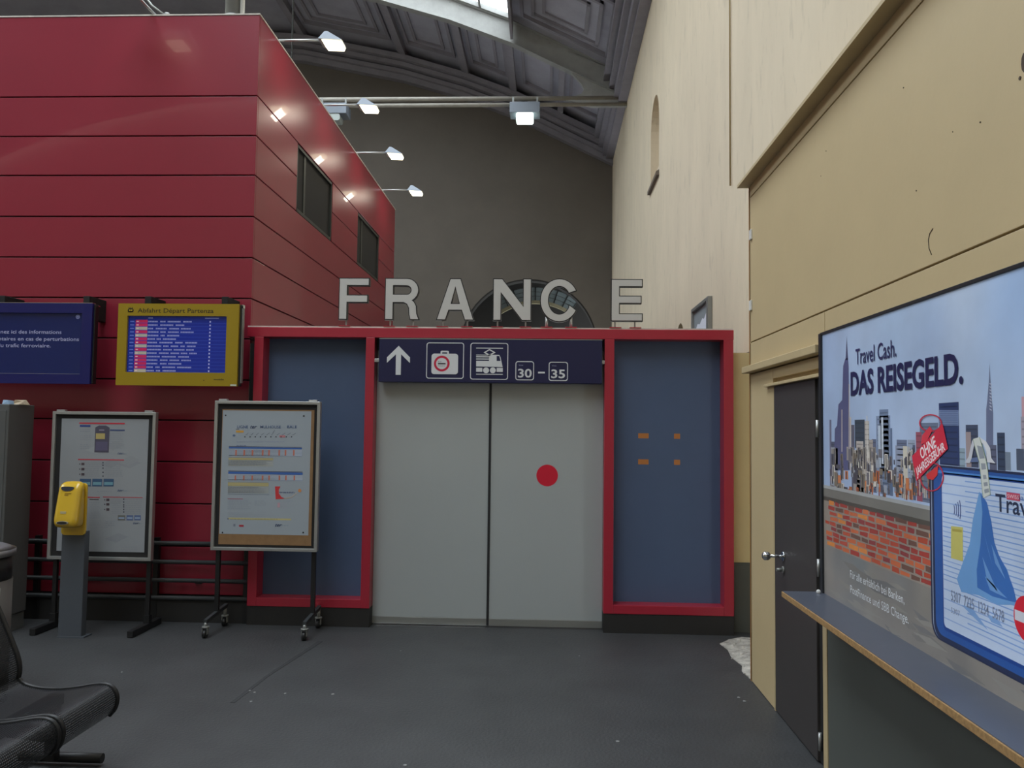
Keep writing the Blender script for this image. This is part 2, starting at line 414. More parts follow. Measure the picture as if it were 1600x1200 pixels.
# roof glazing panes and glazing bars
PANE = thing('window_1', 'bright roof glazing over the hall seen beside the white girder', 'skylight', (-4, 15.6, 11.3), None, 'structure')
PANE2 = thing('unseen_roof_glazing', 'unseen roof glazing in bays chosen to light the hall walls', 'skylight', (-4, 0, 11.3), None, 'structure')
for bi, si, p, q, y0, y1 in SKY:
    par = PANE if bi == 4 else PANE2
    Lg = math.hypot(q[0]-p[0], q[1]-p[1]); nx = max(1, round(Lg/.8)); ny = 3 if bi == 4 else 1
    if bi != 4: nx = 1
    g = MB(); bars = MB(); bw = .03
    for i in range(nx):
        for j in range(ny):
            a, b_ = i/nx+.02/Lg, (i+1)/nx-.02/Lg; ya = y0+(y1-y0)*j/ny+.02; yb = y0+(y1-y0)*(j+1)/ny-.02
            vs = [field(p, q, a, -.05, ya), field(p, q, b_, -.05, ya), field(p, q, b_, -.05, yb), field(p, q, a, -.05, yb)]
            if bi == 4 and si < 5: MB().add(vs, [(0, 1, 2, 3)]).build('pane', GLASS, par)
            else: g.add(vs, [(0, 1, 2, 3)])
    if g.v: g.build('pane', GLASS, par)
    for i in range(nx+1):
        s = i/nx; w_ = bw/Lg
        bars.hexa([field(p, q, s+ds_, t, y) for t in (.02, -.12) for ds_, y in ((-w_, y0), (w_, y0), (w_, y1), (-w_, y1))])
    for j in range(ny+1):
        y = y0+(y1-y0)*j/ny
        bars.hexa([field(p, q, s, t, yy) for t in (.02, -.10) for s, yy in ((0, y-bw), (1, y-bw), (1, y+bw), (0, y+bw))])
    bars.build('glazing_bar', GIRD, par)
    pl = bpy.data.lights.new('daylight_portal', 'AREA'); pl.shape = 'RECTANGLE'; pl.size = Lg-.1; pl.size_y = y1-y0-.1; pl.cycles.is_portal = True
    po = bpy.data.objects.new('daylight_portal', pl); COL.objects.link(po)
    c = field(p, q, .5, 0.03, (y0+y1)/2); tx = Vector((p[0]-q[0], 0, p[1]-q[1])).normalized(); ty = Vector((0, 1, 0)); tz = tx.cross(ty)
    if tz.z < 0: tx = -tx; tz = tx.cross(ty)
    po.matrix_world = Matrix(((tx.x, ty.x, tz.x, c.x), (tx.y, ty.y, tz.y, c.y), (tx.z, ty.z, tz.z, c.z), (0, 0, 0, 1)))

# arched plate girders with tie bars
def girder(y, label, detail=True):
    g = thing('arched_girder', label, 'girder', (-10, y, 9.3))
    m_ = MB(); up = [(x, z) for x, z in prof]; lo = [(x, z-.56) for x, z in prof]
    dense = []
    for p, q in segs:
        for i in range(6): dense.append((p[0]+(q[0]-p[0])*i/6, p[1]+(q[1]-p[1])*i/6))
    dense.append(prof[-1])
    m_.plate([[(x, z) for x, z in dense]+[(x, z-.56) for x, z in reversed(dense)]], 'y', y-.012, y+.012); m_.build('web', GIRD, g)
    for dz, nm in ((-.56, 'lower_flange'), (-.03, 'upper_flange')):
        m_ = MB()
        for p, q in zip(dense, dense[1:]): slab(m_, p, q, y-.11, y+.11, .025, dz)
        m_.build(nm, GIRD, g)
    if detail:
        m_ = MB()
        for dz in (-.50, -.09):
            for p, q in list(zip(dense, dense[1:]))[:26]:
                n = max(1, int(math.hypot(q[0]-p[0], q[1]-p[1])/.17))
                for i in range(n):
                    s = i/n; m_.ball((p[0]+(q[0]-p[0])*s, y-.014, p[1]+(q[1]-p[1])*s+dz), .016, 6)
        o = m_.build('rivet', GIRD, g); o['kind'] = 'stuff'
        for xs in (-4.1, -7.1): box('web_stiffener', GIRD, g, xs-.02, xs+.02, y-.08, y-.012, Cz(xs)-.54, Cz(xs)-.03)
    MB().cyl((XH, y-.03, 9.42), (-21.8, y-.03, 9.42), .05, 10).build('tie_bar', TIEM, g)
    MB().cyl((XH, y-.03, 9.27), (-21.8, y-.03, 9.27), .045, 10).build('tie_bar', TIEM, g)
    # gusset bracket at the wall foot
    pts = [(XH, 9.95), (XH, 9.22), (.9, 9.22), (.55, 9.40)] + [(.75+.0, 9.47)] + arc(.62, 9.62, .16, -PI/2, PI/3, 6) + [(.35, Cz(.35)-.5), (.3, Cz(.3)-.1)]
    MB().plate([[(XH, 9.95), (XH, 9.22), (.95, 9.22), (.35, 9.38), (.55, 9.46), (.72, 9.52), (.78, 9.62), (.72, 9.75), (.45, Cz(.45)-.55), (.45, Cz(.45)-.1)]], 'y', y-.05, y+.05).build('gusset', GIRD, g)
    return g
girder(18.8, 'pale riveted arched girder with double tie bar below the roof glazing')
girder(12.4, 'riveted arched girder of the hall roof, next nearer than the one in view', False); girder(6.0, 'riveted arched girder of the hall roof, almost overhead of the portal', False)

# walls
arch_b = [(-.55+1.93, 0)] + arc(-.55, 4.0, 1.93, 0, PI, 28) + [(-.55-1.93, 0)]
outer = [(2.0, 0), (2.0, 10.4)] + [(x, z+.1) for x, z in prof[1:-1]] + [(-22, 10), (-22, 0)]
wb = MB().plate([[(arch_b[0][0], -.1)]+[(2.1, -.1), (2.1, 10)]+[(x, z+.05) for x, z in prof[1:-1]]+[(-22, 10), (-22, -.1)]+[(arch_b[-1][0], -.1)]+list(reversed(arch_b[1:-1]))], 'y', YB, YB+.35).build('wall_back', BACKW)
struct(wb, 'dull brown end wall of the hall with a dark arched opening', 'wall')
# behind the arch: dark passage with a curved row of fanlight panes
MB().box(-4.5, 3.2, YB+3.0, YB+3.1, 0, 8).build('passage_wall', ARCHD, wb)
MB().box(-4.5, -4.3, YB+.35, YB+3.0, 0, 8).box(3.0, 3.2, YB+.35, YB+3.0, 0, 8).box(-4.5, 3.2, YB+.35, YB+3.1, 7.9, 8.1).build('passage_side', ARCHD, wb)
MB().plate([arc(-.55, 4.0, 1.94, 0, PI, 28)+list(reversed(arc(-.55, 4.0, 1.90, 0, PI, 28)))], 'y', YB-.003, YB+.36).build('arch_shade_ring', ARCHD, wb)  # dark ring that paints shade onto the arch reveal
q = at(835, 567, 'y', YB+1.9); cx, cz = q.x, q.z
PALEARC = mat('pale_arch_rim', '8c8568', .7); FANG = mat('fanlight_glass', '6d7878', .2, emit='8d9a9c', es=.07)
A0, A1 = PI*.31, PI*.69
MB().plate([arc(cx, cz, 1.92, A0, A1, 20)+list(reversed(arc(cx, cz, 1.82, A0, A1, 20)))], 'y', YB+1.9, YB+2.0).build('arched_rim', PALEARC, wb)
NP = 8
for k in range(NP):
    a0 = A0+(A1-A0)*k/NP; a1 = a0+(A1-A0)/NP-.012
    MB().plate([arc(cx, cz, 2.32, a0, a1, 3)+list(reversed(arc(cx, cz, 1.93, a0, a1, 3)))], 'y', YB+1.95, YB+1.97).build('fanlight_pane', FANG, wb)
m_ = MB()
for k in range(NP+1):
    a = A0+(A1-A0)*k/NP-.006; m_.cyl((cx+1.9*math.cos(a), YB+1.93, cz+1.9*math.sin(a)), (cx+2.34*math.cos(a), YB+1.93, cz+2.34*math.sin(a)), .016, 6)
for r in (2.06, 2.19, 2.33):
    pp = arc(cx, cz, r, A0, A1, 12)
    for p, q in zip(pp, pp[1:]): m_.cyl((p[0], YB+1.93, p[1]), (q[0], YB+1.93, q[1]), .008, 5)
o = m_.build('fanlight_bars', DFRAME, wb)

n1 = [(13.25, 6.15)] + arc(13.78, 6.85, .53, 0, PI, 14)[::-1] + [(14.31, 6.15)]
n1 = [(13.25, 6.02), (13.25, 6.85)] + [(13.78-.53*math.cos(PI*i/14), 6.85+.53*math.sin(PI*i/14)) for i in range(1, 14)] + [(14.31, 6.85), (14.31, 6.02)]
n2 = [(10.75, 2.45), (10.75, 2.8)] + [(11.1-.35*math.cos(PI*i/12), 2.8+.35*math.sin(PI*i/12)) for i in range(1, 12)] + [(11.45, 2.8), (11.45, 2.45)]
wh = MB().plate([[(YR, 0), (YR, 10), (YB, 10), (YB, 0), (7.9, 0), (7.9, 2.39), (3.0, 2.39), (3.0, 0)], n1, n2], 'x', XH, XH+.3).build('wall_right', CREAM)
struct(wh, 'tall cream plastered hall wall with grey streaks and arched niches', 'wall')
MB().plate([[(13.2, 5.9), (13.2, 7.5), (14.4, 7.5), (14.4, 5.9)]], 'x', XH+.3, XH+.34).build('niche_back', CREAM, wh)
MB().plate([[(10.7, 2.4), (10.7, 3.3), (11.5, 3.3), (11.5, 2.4)]], 'x', XH+.25, XH+.3).build('niche_back', mat('brown_niche', '5a4634', .8), wh)
MB().hexa([(XH-.05, 13.22, 5.86), (XH-.05, 14.40, 5.86), (XH+.3, 14.40, 5.86), (XH+.3, 13.22, 5.86), (XH-.05, 13.22, 5.92), (XH-.05, 14.40, 5.92), (XH+.3, 14.40, 6.14), (XH+.3, 13.22, 6.14)]).build('niche_sill', mat('stone_sill', '6f6256', .8), wh)
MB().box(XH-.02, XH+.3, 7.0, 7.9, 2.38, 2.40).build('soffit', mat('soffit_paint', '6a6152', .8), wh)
MB().cyl((XH-.015, 7.98, 4.1), (XH-.015, 7.98, 9.4), .008, 8).build('conduit', mat('ochre_conduit', 'a8956c', .6), wh)
wl = box('wall_left', CREAM, None, -22.2, -21.8, YR, YB, 0, 10.2); struct(wl, 'left wall of the hall, out of view behind the red block', 'wall')
wr = box('wall_rear', CREAM, None, -22, 2.1, YR-.3, YR, 0, 13.3); struct(wr, 'hall wall behind the viewer', 'wall')
# low stretch of wall beside the portal
wf = MB().box(1.60, 2.35, 7.14, 7.34, .585, 2.38).build('wall_front', mat('yellow_paint_lit', 'dccb98', .6, var=.03)); struct(wf, 'short yellow wall with grey dado squeezed between portal and kiosk', 'wall')  # brighter copy of the yellow paint, light put into its colour
MB().box(1.60, 2.35, 7.12, 7.34, 0, .585).build('dado', GREYP, wf)
box('return_wall', YELL, wf, 2.08, 2.35, 5.9, 7.14, 0, 2.38)

# ------------------------------------------------------------------ yellow kiosk wall on the right with its panels
XW = 1.41; YE = 5.77
kw = thing('wall_near_right', 'yellow ochre panelled kiosk wall running forward on the right', 'wall', (XW, 4, 0), None, 'structure')
box('core', YELLD, kw, XW+.03, 1.78, -3.0, YE, 0, 3.40).modifiers.clear()
g_ = .004
def kp(y0, y1, z0, z1): box('panel', YELL, kw, XW, XW+.032, y0+g_, y1-g_, z0+g_, z1-g_, .002)
for a, b_ in ((-3, .9), (.9, 6.0-.23)):
    kp(a, b_, 2.32, 3.343); kp(a, b_, 3.343, 3.43)
kp(4.225, YE, 2.145, 2.32); kp(-3, 4.225, .93, 2.32); kp(5.19, YE, 0, 2.10); kp(4.225, 5.19, 2.03, 2.10)
box('corner_strip', mat('orange_corner_strip', 'a3703a', .6), kw, XW-.004, XW+.02, YE, YE+.006, 0, 3.42)
box('end_face', YELL, kw, XW, 2.1, YE-.02, YE+.004, 0, 3.42)
box('roof_lip', YELLD, kw, XW-.08, 2.0, -3, YE+.03, 3.425, 3.445)
box('ledge', YELLD, kw, XW-.05, XW+.03, 4.225, YE+.04, 2.105, 2.150, .004)
box('door_head', YELLD, kw, XW-.025, XW+.03, 4.225, 5.32, 1.985, 2.003, .003)
box('door_jamb', YELLD, kw, XW-.004, XW+.12, 4.225, 4.285, 0, 1.99)
box('door_jamb', YELLD, kw, XW-.002, XW+.12, 5.165, 5.195, 0, 1.99)
box('lower_panel', GREYP, kw, XW, XW+.03, -3, 4.225, 0, .90, .002)
box('door_recess', DARKG, kw, XW+.034, XW+.04, 4.285, 5.165, 0, 1.985)
for (px, py, dy) in ((1173, 368, .03), (1173, 478, .03)):
    p = at(px, py, 'x', XW); box('switch_plate', WHITE, kw, XW-.012, XW, p.y-.045, p.y+.0, p.z-.035, p.z+.035, .002)
mk = mat('scratch_brown', '4a3a2c', .8)
p = at(1455, 380, 'x', XW); m_ = MB()
for q, r in zip(arc(p.y-.02, p.z, .06, .6, 2*PI-2.6+1.2, 8), arc(p.y-.02, p.z, .06, .6, 2*PI-2.6+1.2, 8)[1:]): pass
pts = [at(a, b_, 'x', XW) for a, b_ in ((1458, 357), (1453, 365), (1451, 375), (1452, 388), (1456, 398))]
m_.tube([(XW-.001, q.y, q.z) for q in pts], .0016, 5); m_.build('scratch', mk, kw)
m_ = MB()
for px, py, r in ((1412, 137, .003), (1291, 236, .003), (1532, 191, .003), (1489, 206, .002), (1283, 275, .002), (1594, 122, .006), (1432, 298, .003)):
    q = at(px, py, 'x', XW); m_.cyl((XW-.002, q.y, q.z), (XW+.001, q.y, q.z), r, 8)
q = at(1600, 98, 'x', XW); m_.plate([arc(q.y-.004, q.z, .016, 0, 2*PI, 10, .03)[:-1]], 'x', XW-.002, XW)
o = m_.build('nail_hole', mk, kw); o['kind'] = 'stuff'

dr = thing('door_1', 'dark brown-grey door in the yellow wall with round chrome knob', 'door', (XW+.02, 4.77, 0), None, 'structure')
box('leaf', DOORB, dr, XW-.002, XW+.034, 4.385, 5.163, .008, 1.983, .003)
for z in (1.72, 1.0, .12):
    m_ = MB().cyl((XW+.0, 4.35, z-.045), (XW+.0, 4.35, z+.045), .009, 10); m_.build('hinge', ALU, dr)
box('hinge_gap', DARKG, dr, XW+.012, XW+.03, 4.287, 4.383, .008, 1.983)
kz, ky = .965, 4.97
MB().cyl((XW-.002, ky, kz), (XW-.010, ky, kz), .028, 20).build('rosette', CHROME, dr)
o = MB().cyl((XW-.005, ky, kz), (XW-.09, ky, kz), .009, 12).ball((XW-.105, ky, kz), .027, 18).build('knob', CHROME, dr)
MB().cyl((XW-.002, ky, .885), (XW-.012, ky, .885), .02, 16).cyl((XW-.01, ky, .885), (XW-.045, ky, .885), .010, 10).build('lock_cylinder', ALUD, dr)

sh = thing('wall_shelf', 'narrow blue-grey laminate shelf below the advertising billboard', 'shelf', (XW-.1, 3, .89))
box('board', SHELFM, sh, 1.186, XW+.0, -3, 4.21, .880, .905)
box('edge_band', WOODE, sh, 1.180, 1.187, -3, 4.21, .877, .903, .002)
MB().ball((XW-.06, 4.17, .912), .012, 8).build('foil_scrap', WHITE, None); o = bpy.data.objects['foil_scrap']; tag(o, 'crumpled white scrap lying on the end of the shelf', 'litter')

# ------------------------------------------------------------------ billboard
bb = thing('billboard', 'large framed travel cash poster with city skyline and suitcase', 'billboard', (XW, 3, 1.5))
BY1, BY0, BZ0, BZ1 = 4.195, 1.5, .868, 2.19
box('backboard', INNER, bb, XW-.028, XW-.001, BY0, BY1, BZ0, BZ1)
box('side_frame', mat('dark_frame', '23262b', .4), bb, XW-.04, XW-.001, BY1-.022, BY1+.012, BZ0-.01, BZ1+.01, .003)
box('side_frame', MATS['dark_frame'], bb, XW-.04, XW-.001, BY0-.02, BY0+.02, BZ0-.01, BZ1+.01, .003)
box('top_frame', MATS['dark_frame'], bb, XW-.034, XW-.001, BY0, BY1, BZ1, BZ1+.014, .002)
box('bottom_rail', CHROME, bb, XW-.042, XW-.001, BY0, BY1-.02, BZ0-.004, BZ0+.008, .002)
box('bottom_seal', DARKG, bb, XW-.036, XW-.001, BY0, BY1-.02, BZ0-.022, BZ0-.004)
XP = XW-.029
A = Art('x', XP, .00012)
PX = lambda px, py: (lambda q: (q.y, q.z))(at(px, py, 'x', XP))
YL = BY1-.022
# the print's cloudy sky: soft patches of blue and white at their places on the poster
SKYB = [(PX(px, py), rad, lin(c), wt) for px, py, rad, c, wt in ((1310, 560, .35, '9fb2d2', 1), (1400, 620, .4, 'a9bbd8', 1), (1345, 520, .18, 'b4c6dc', 1), (1395, 500, .12, 'a9c2de', 1.2), (1462, 500, .10, '7f9cc6', 1.6), (1440, 470, .10, 'b9cce0', 1), (1500, 480, .13, 'ccd8e6', 1.5),
        (1500, 430, .15, 'c2d2e6', 1), (1560, 500, .14, '8fb0d8', 1.3), (1590, 470, .12, '86a8d4', 1.5), (1550, 560, .2, 'b4c4dc', 1), (1480, 600, .3, 'aebfdc', 1), (1590, 600, .3, 'b2c2dc', 1), (1720, 500, .3, 'a8c0e0', 1), (2000, 560, .5, 'b4c8e2', 1))]
def mixc(table, a, b_):
    acc = [0, 0, 0]; tot = 1e-6
    for (qa, qb), rad, c, wt in table:
        k = wt*math.exp(-((a-qa)**2+(b_-qb)**2)/(2*rad*rad)); tot += k
        for i in range(3): acc[i] += c[i]*k
    return tuple(v/tot for v in acc)
A.grid(BY0, YL, 1.3, BZ1, 46, 16, lambda a, b_: mixc(SKYB, a, b_), 0)
for i in range(26):
    a = random.uniform(BY0+.1, YL-.3); b_ = random.uniform(1.85, 2.1); r = random.uniform(.05, .16)
# buildings: (px0, px1, ytop, colour) in the photograph's frame, drawn down to the parapet
def tower(x0, x1, yt, col, l=1, yb=768, lit=None):
    y_a, za = PX(x0, yt); y_b, _ = PX(x1, yt); _, zb = PX((x0+x1)/2, yb)
    A.rect(y_b, y_a, min(zb, 1.45) if yb > 750 else zb, za, col, l)
    wd = y_a-y_b
    if wd > .04 and za-1.5 > .05:        # window rows
        n = int((za-1.45)/.022)
        for k in range(n):
            z = za-.012-k*.022
            A.rect(y_b+wd*.08, y_a-wd*.08, z-.005, z, lit or col_shift(col, .8), l+.5)
def col_shift(c, k): return tuple(max(0, min(255, int(int(c[i:i+2], 16)*k))) for i in (0, 2, 4))
A.poly([PX(1323, 525), PX(1321.3, 562), PX(1325.3, 562)], '4e5272', 2)
A.poly([PX(1321, 560), PX(1317.5, 572), PX(1316, 625), PX(1310, 632), PX(1308, 665), PX(1304.5, 670), PX(1303, 735), PX(1330, 735), PX(1327, 625), PX(1326, 572), PX(1325, 560)], '56587e', 2)
for x0, x1, a, b_ in ((1326.3, 1327.4, 600, 722), (1328, 1330, 652, 735), (1315, 1316.2, 640, 706)): A.poly([PX(x0, a), PX(x1, a), PX(x1, b_), PX(x0, b_)], 'c8bdb4', 3)
tower(1296, 1299, 656, '6d6d86'); tower(1299, 1304, 690, '50566c'); tower(1305, 1309, 700, '8f93a4', 2)
tower(1330, 1335, 664, '5f5f70'); tower(1335.5, 1351, 656, '3a4656', 2, 700); tower(1351, 1358, 658, 'b5aea8', 2); tower(1354, 1355.2, 650, 'd2ccc4', 3)
tower(1338, 1349, 689, 'b9b0aa', 3); tower(1333, 1352, 703, '9b948f', 3); tower(1358, 1364, 687, 'a99f98', 2); tower(1362, 1369, 686, '5d6680', 1)
tower(1374, 1388, 640, '6f7f9c', 2); tower(1369, 1391, 650, '7b8aa6', 2, 740); tower(1372, 1376, 665, 'b4bfce', 3, 730); tower(1377, 1380, 652, 'c0c8d4', 3, 725); tower(1389, 1394, 669, '5c6e8c', 1)
tower(1401, 1417, 687, '66708a', 2, 697); tower(1399, 1418, 696, '8b93a8', 2); tower(1411, 1418, 697, 'c6c0b2', 3); tower(1418, 1430, 687, '97a3b8', 1); tower(1426, 1430, 695, '545c78', 2)
tower(1431, 1440, 675, '9a5364', 2); tower(1437, 1466, 661, '6d7890', 1)
tower(1467, 1498, 630, '2e3d68', 3, 727); A.poly([PX(1467, 641), PX(1498, 641), PX(1498, 665), PX(1467, 665)], '7f8fb2', 4)
for k in range(8): A.poly([PX(1468, 642+3*k), PX(1497, 642+3*k), PX(1497, 643.3+3*k), PX(1468, 643.3+3*k)], '4c5d88', 5)
tower(1498, 1508, 700, '8fa3b2', 1); tower(1509, 1528, 664, '454e66', 2, 730); tower(1509, 1517, 675, 'a08f90', 3, 730)
A.poly([PX(1546.5, 568), PX(1545.6, 590), PX(1542.8, 625), PX(1541, 640), PX(1541, 720), PX(1552, 720), PX(1552, 645), PX(1550, 625), PX(1547.5, 590)], '68708c', 2)
for k in range(9): A.poly([PX(1546.4, 598+5*k), PX(1549.5, 600+5*k), PX(1549.7, 602+5*k), PX(1546.4, 600+5*k)], 'b9bccb', 3)
tower(1546, 1557, 695, '5d6178', 3, 735); tower(1558, 1570, 676, '39465e', 3, 735); tower(1569, 1579, 706, '7b8899', 2, 735)
tower(1588, 1600, 701, '50596c', 3, 735); tower(1595, 1612, 651, 'a49aa8', 2, 735); tower(1596, 1606, 620, 'c49aa4', 1, 700)
cols = ['b8aea4', '8d8680', '6f6c74', 'a4683e', 'c87a4c', '5a5a68', '9aa0ac', 'd0c9be', '4c4a52', '7d7264', 'b56038', '93908c']
for i in range(230):
    px = random.uniform(1296, 1455); top = random.uniform(698, 768); wd = random.uniform(1.5, 6.5)
    h = random.uniform(6, 26)
    c = random.choice(cols if top > 735 else cols[:3]+cols[5:10])
    q0 = PX(px, top); q1 = PX(px+wd, top+h)
    a1 = min(q0[0], YL)
    A.rect(q1[0], a1, max(q1[1], 1.40), max(q0[1], 1.41), c, 4+i*.01)
    if random.random() < .5: A.rect(a1-(a1-q1[0])*.6, a1-(a1-q1[0])*.3, max(q1[1], 1.4), max(q0[1], 1.405)-.004, '3e3c44', 6.5+i*.001)
# parapet, bricks, paving
A.rect(BY0, YL, 1.142, 1.40, '8f847a', 8); A.rect(BY0, YL, 1.385, 1.437, '77746e', 8.5); A.rect(BY0, YL, 1.425, 1.44, 'a5a6a6', 9)
A.rect(BY0, YL, 1.365, 1.385, '4f4a44', 9)
bc = ['a8452f', 'b5523a', '9a3a34', 'c0643f', 'd08040', '8a3a3c', 'b04a38', '6a4a40', 'c77048', 'a03c34']
rows = 9; rh = (1.372-1.15)/rows
for r in range(rows):
    y = YL-.02-random.random()*.1
    while y > 2.9:
        L_ = random.uniform(.055, .115); z = 1.15+r*rh
        j = lambda: random.uniform(-.003, .003)
        A.poly([(max(y-L_, 2.9)+j(), z+.003+j()), (min(y, YL)-.001, z+.003+j()), (min(y, YL)-.001, z+rh-.004+j()), (max(y-L_, 2.9)+j(), z+rh-.004+j())], random.choice(bc), 9+.01*r)
        y -= L_+random.uniform(.006, .014)
random.seed(21)
PAV = [((random.uniform(BY0, YL), random.uniform(BZ0, 1.147)), random.uniform(.03, .10), lin(random.choice(['6b6866', '7c7873', '8b857d', '938c82', '757879', '85807c'])), 1) for _ in range(90)]
A.grid(BY0, YL, BZ0, 1.147, 90, 12, lambda a, b_: mixc(PAV, a, b_), 10)
for i in range(60):
    y = random.uniform(BY0, YL-.3); z = random.uniform(BZ0+.01, 1.10); a = random.uniform(.1, .3)
    A.poly([(y, z), (y+a*.5, z+random.uniform(.005, .02)), (min(y+a, YL), z+random.uniform(0, .02)), (y+a*.6, z-.012)], random.choice(['75726e', '8a8680', '86827c', '6f6e6e']), 10.2+i*.01)
# suitcase in the shape of a bank card
yl = PX(1453.5, 800)[0]; zt = PX(1472, 727)[1]; zb = PX(1462, 985)[1]-.025; yr = 1.75
A.poly(rrect(yr, yl, zb, zt, .06), '232a48', 12)
A.poly(rrect(yr, yl-.012, zb+.006, zt-.003, .055), '8f9bb0', 12.5); A.poly(rrect(yr, yl-.018, zb+.006, zt-.003, .05), '27304f', 13)
yi = PX(1473, 800)[0]; zti = PX(1478, 742)[1]; zbi = PX(1475, 978)[1]
A.poly(rrect(yr, yl-.034, zb+.02, zt-.008, .05), '2a559c', 13.5)
A.poly(rrect(yr+.02, yl-.05, zti+.004, zt-.018, .008), '4d84c8', 14)
A.poly(rrect(yr, yi+.006, zbi-.012, zti+.008, .02), '1f438c', 14)
A.poly(rrect(yr, yi, zbi, zti, .018), 'bccbe4', 14.5)
k = 0; z = zti-.012
while z > zbi+.02:
    yy0 = random.uniform(yr+.05, 2.9) if k % 3 else yr
    A.rect(yr, yi-.002 if (z < 1.42 and z > 1.2 or k % 2) else yi-.16, z-.004, z, '8fabd8' if k % 2 else '7c9fd4', 15); z -= .0165; k += 1
# mountain
A.poly([PX(1531, 768), PX(1526, 790), PX(1521, 812), PX(1516, 850), PX(1505, 880), PX(1496, 905), PX(1503, 925), PX(1530, 930), PX(1560, 945), PX(1588, 945), PX(1585, 925), PX(1575, 890), PX(1562, 870), PX(1555, 850), PX(1550, 815), PX(1543, 785)], '6d9dd2', 16)
A.poly([PX(1533, 770), PX(1536, 800), PX(1533, 850), PX(1527, 890), PX(1528, 918), PX(1552, 932), PX(1590, 942), PX(1585, 920), PX(1574, 890), PX(1562, 868), PX(1555, 848), PX(1550, 815), PX(1543, 785)], '3a6cb4', 17)
for a in (((1538, 830), (1552, 885), (1545, 860)), ((1536, 870), (1560, 925), (1543, 905)), ((1550, 850), (1572, 905), (1556, 880)), ((1540, 900), (1575, 935), (1548, 922))): A.poly([PX(*q) for q in a], '6b98d0', 18)
A.poly([PX(1503, 945), PX(1520, 950), PX(1545, 985), PX(1528, 970)], '7ea3d4', 17); A.poly([PX(1542, 958), PX(1560, 968), PX(1568, 980), PX(1550, 972)], '7ea3d4', 17)
A.poly([PX(1487, 822), PX(1505.5, 824), PX(1505.5, 877), PX(1487, 872)], 'c4bc68', 18); A.poly([PX(1489, 826), PX(1504, 828), PX(1504, 832), PX(1489, 830)], 'a89c4c', 19)
for i in range(4):
    c0 = PX(1490+3*i, 796); pts = [(c0[0]-.012*math.cos(t), c0[1]+(.018+.006*i)*math.sin(t)) for t in [(-1+.25*k) for k in range(9)]]
    A.line(pts, .005, '3c4e8a', 18)
q = PX(1487, 935); A.text('5307  7225  1234  5678', q[0], q[1]-.006, .034, '7c88a4', 20, width=PX(1487, 935)[0]-PX(1570, 955)[0], bold=.01)
q = PX(1487, 957); A.text('5307', q[0], q[1], .018, '8f9ab4', 20, width=.06)
q = PX(1557, 798); A.text('Travel Cash', q[0], q[1], .052, '2a3550', 20, width=.44, bold=.015)
q = PX(1574, 776); A.rect(q[0]-.07, q[0], q[1]-.008, q[1]+.014, 'c45068', 20); A.text('SWISS', q[0]-.004, q[1]-.003, .011, 'e4c8d0', 20.5, width=.06)
q = PX(1576, 776); A.text('bankers', PX(1591, 776)[0], q[1]-.004, .014, '5a70a8', 20, width=.11)
q = PX(1606, 968); A.disc(q[0], q[1], .068, 'd02438', 18, rz=.066); A.rect(q[0]-.06, q[0]+.062, q[1]-.014, q[1]+.016, 'c8cad4', 19)
# handle and luggage tag
A.poly([PX(1508, 723), PX(1514, 714), PX(1517, 700), PX(1520, 688), PX(1525, 688), PX(1522, 700), PX(1519, 716), PX(1516, 724)], 'c2c4cc', 15)
A.poly([PX(1530, 682), PX(1542, 690), PX(1548, 700), PX(1550, 716), PX(1556, 724), PX(1543, 722), PX(1542, 705), PX(1538, 695), PX(1531, 688)], 'd4d5da', 15)
A.poly([PX(1517, 716), PX(1530, 714), PX(1533, 722), PX(1515, 722)], '5d6f96', 14)
tagp = [(1521, 686), (1532, 683), (1537, 700), (1542, 718), (1545, 735), (1549, 773), (1537, 778), (1534, 750), (1531, 722), (1526, 705)]
A.poly([PX(*q) for q in tagp], '8fa080', 21); A.poly([PX(q[0]+(.8 if i > 5 or i == 0 else -.8), q[1]) for i, q in enumerate(tagp)], 'cfd2cc', 21.5)
for t in ((1528, 696, 1536, 698, 1540, 716, 1532, 717), (1534, 724, 1541, 724, 1542, 733, 1535, 734), (1537, 742, 1542, 742, 1543, 748, 1538, 749), (1538, 754, 1544, 753, 1545, 759, 1539, 760), (1539, 765, 1546, 763, 1547, 769, 1540, 771)): A.poly([PX(t[i], t[i+1]) for i in (0, 2, 4, 6)], '9298a0', 22)
# red hanger banner
A.poly([[PX(1455+18*math.cos(a), 661+14*math.sin(a)) for a in [2*PI*i/24 for i in range(24)]], [PX(1455+16*math.cos(a), 661+12*math.sin(a)) for a in [2*PI*i/24 for i in range(24)]]], 'c03048', 22)
A.poly([[PX(1457+19*math.cos(a), 745+23*math.sin(a)) for a in [2*PI*i/24 for i in range(24)]], [PX(1457+17*math.cos(a), 745+21*math.sin(a)) for a in [2*PI*i/24 for i in range(24)]]], 'c03048', 22)
A.poly([PX(1440, 695), PX(1442, 680), PX(1454, 666), PX(1458, 672), PX(1449, 690)], 'd63a4a', 23)
A.poly([PX(1448, 742), PX(1467, 727), PX(1466, 742), PX(1459, 750), PX(1450, 748)], 'd6383c', 23)
A.poly([PX(1426, 713), PX(1474, 662), PX(1482.5, 701), PX(1433, 752)], 'd02a42', 24)
q = PX(1441, 718); r = PX(1466, 696); an = math.atan2(r[1]-q[1], q[0]-r[0]); A.text('OHNE', q[0], q[1], .040, 'f0e4e6', 25, width=math.dist(q, r)*.95, bold=.03, rot=an)
q = PX(1434, 744); r = PX(1480, 701); an = math.atan2(r[1]-q[1], q[0]-r[0]); A.text('JAHRESGEBÜHR', q[0], q[1], .030, 'f0e4e6', 25, width=math.dist(q, r)*.97, bold=.03, rot=an)
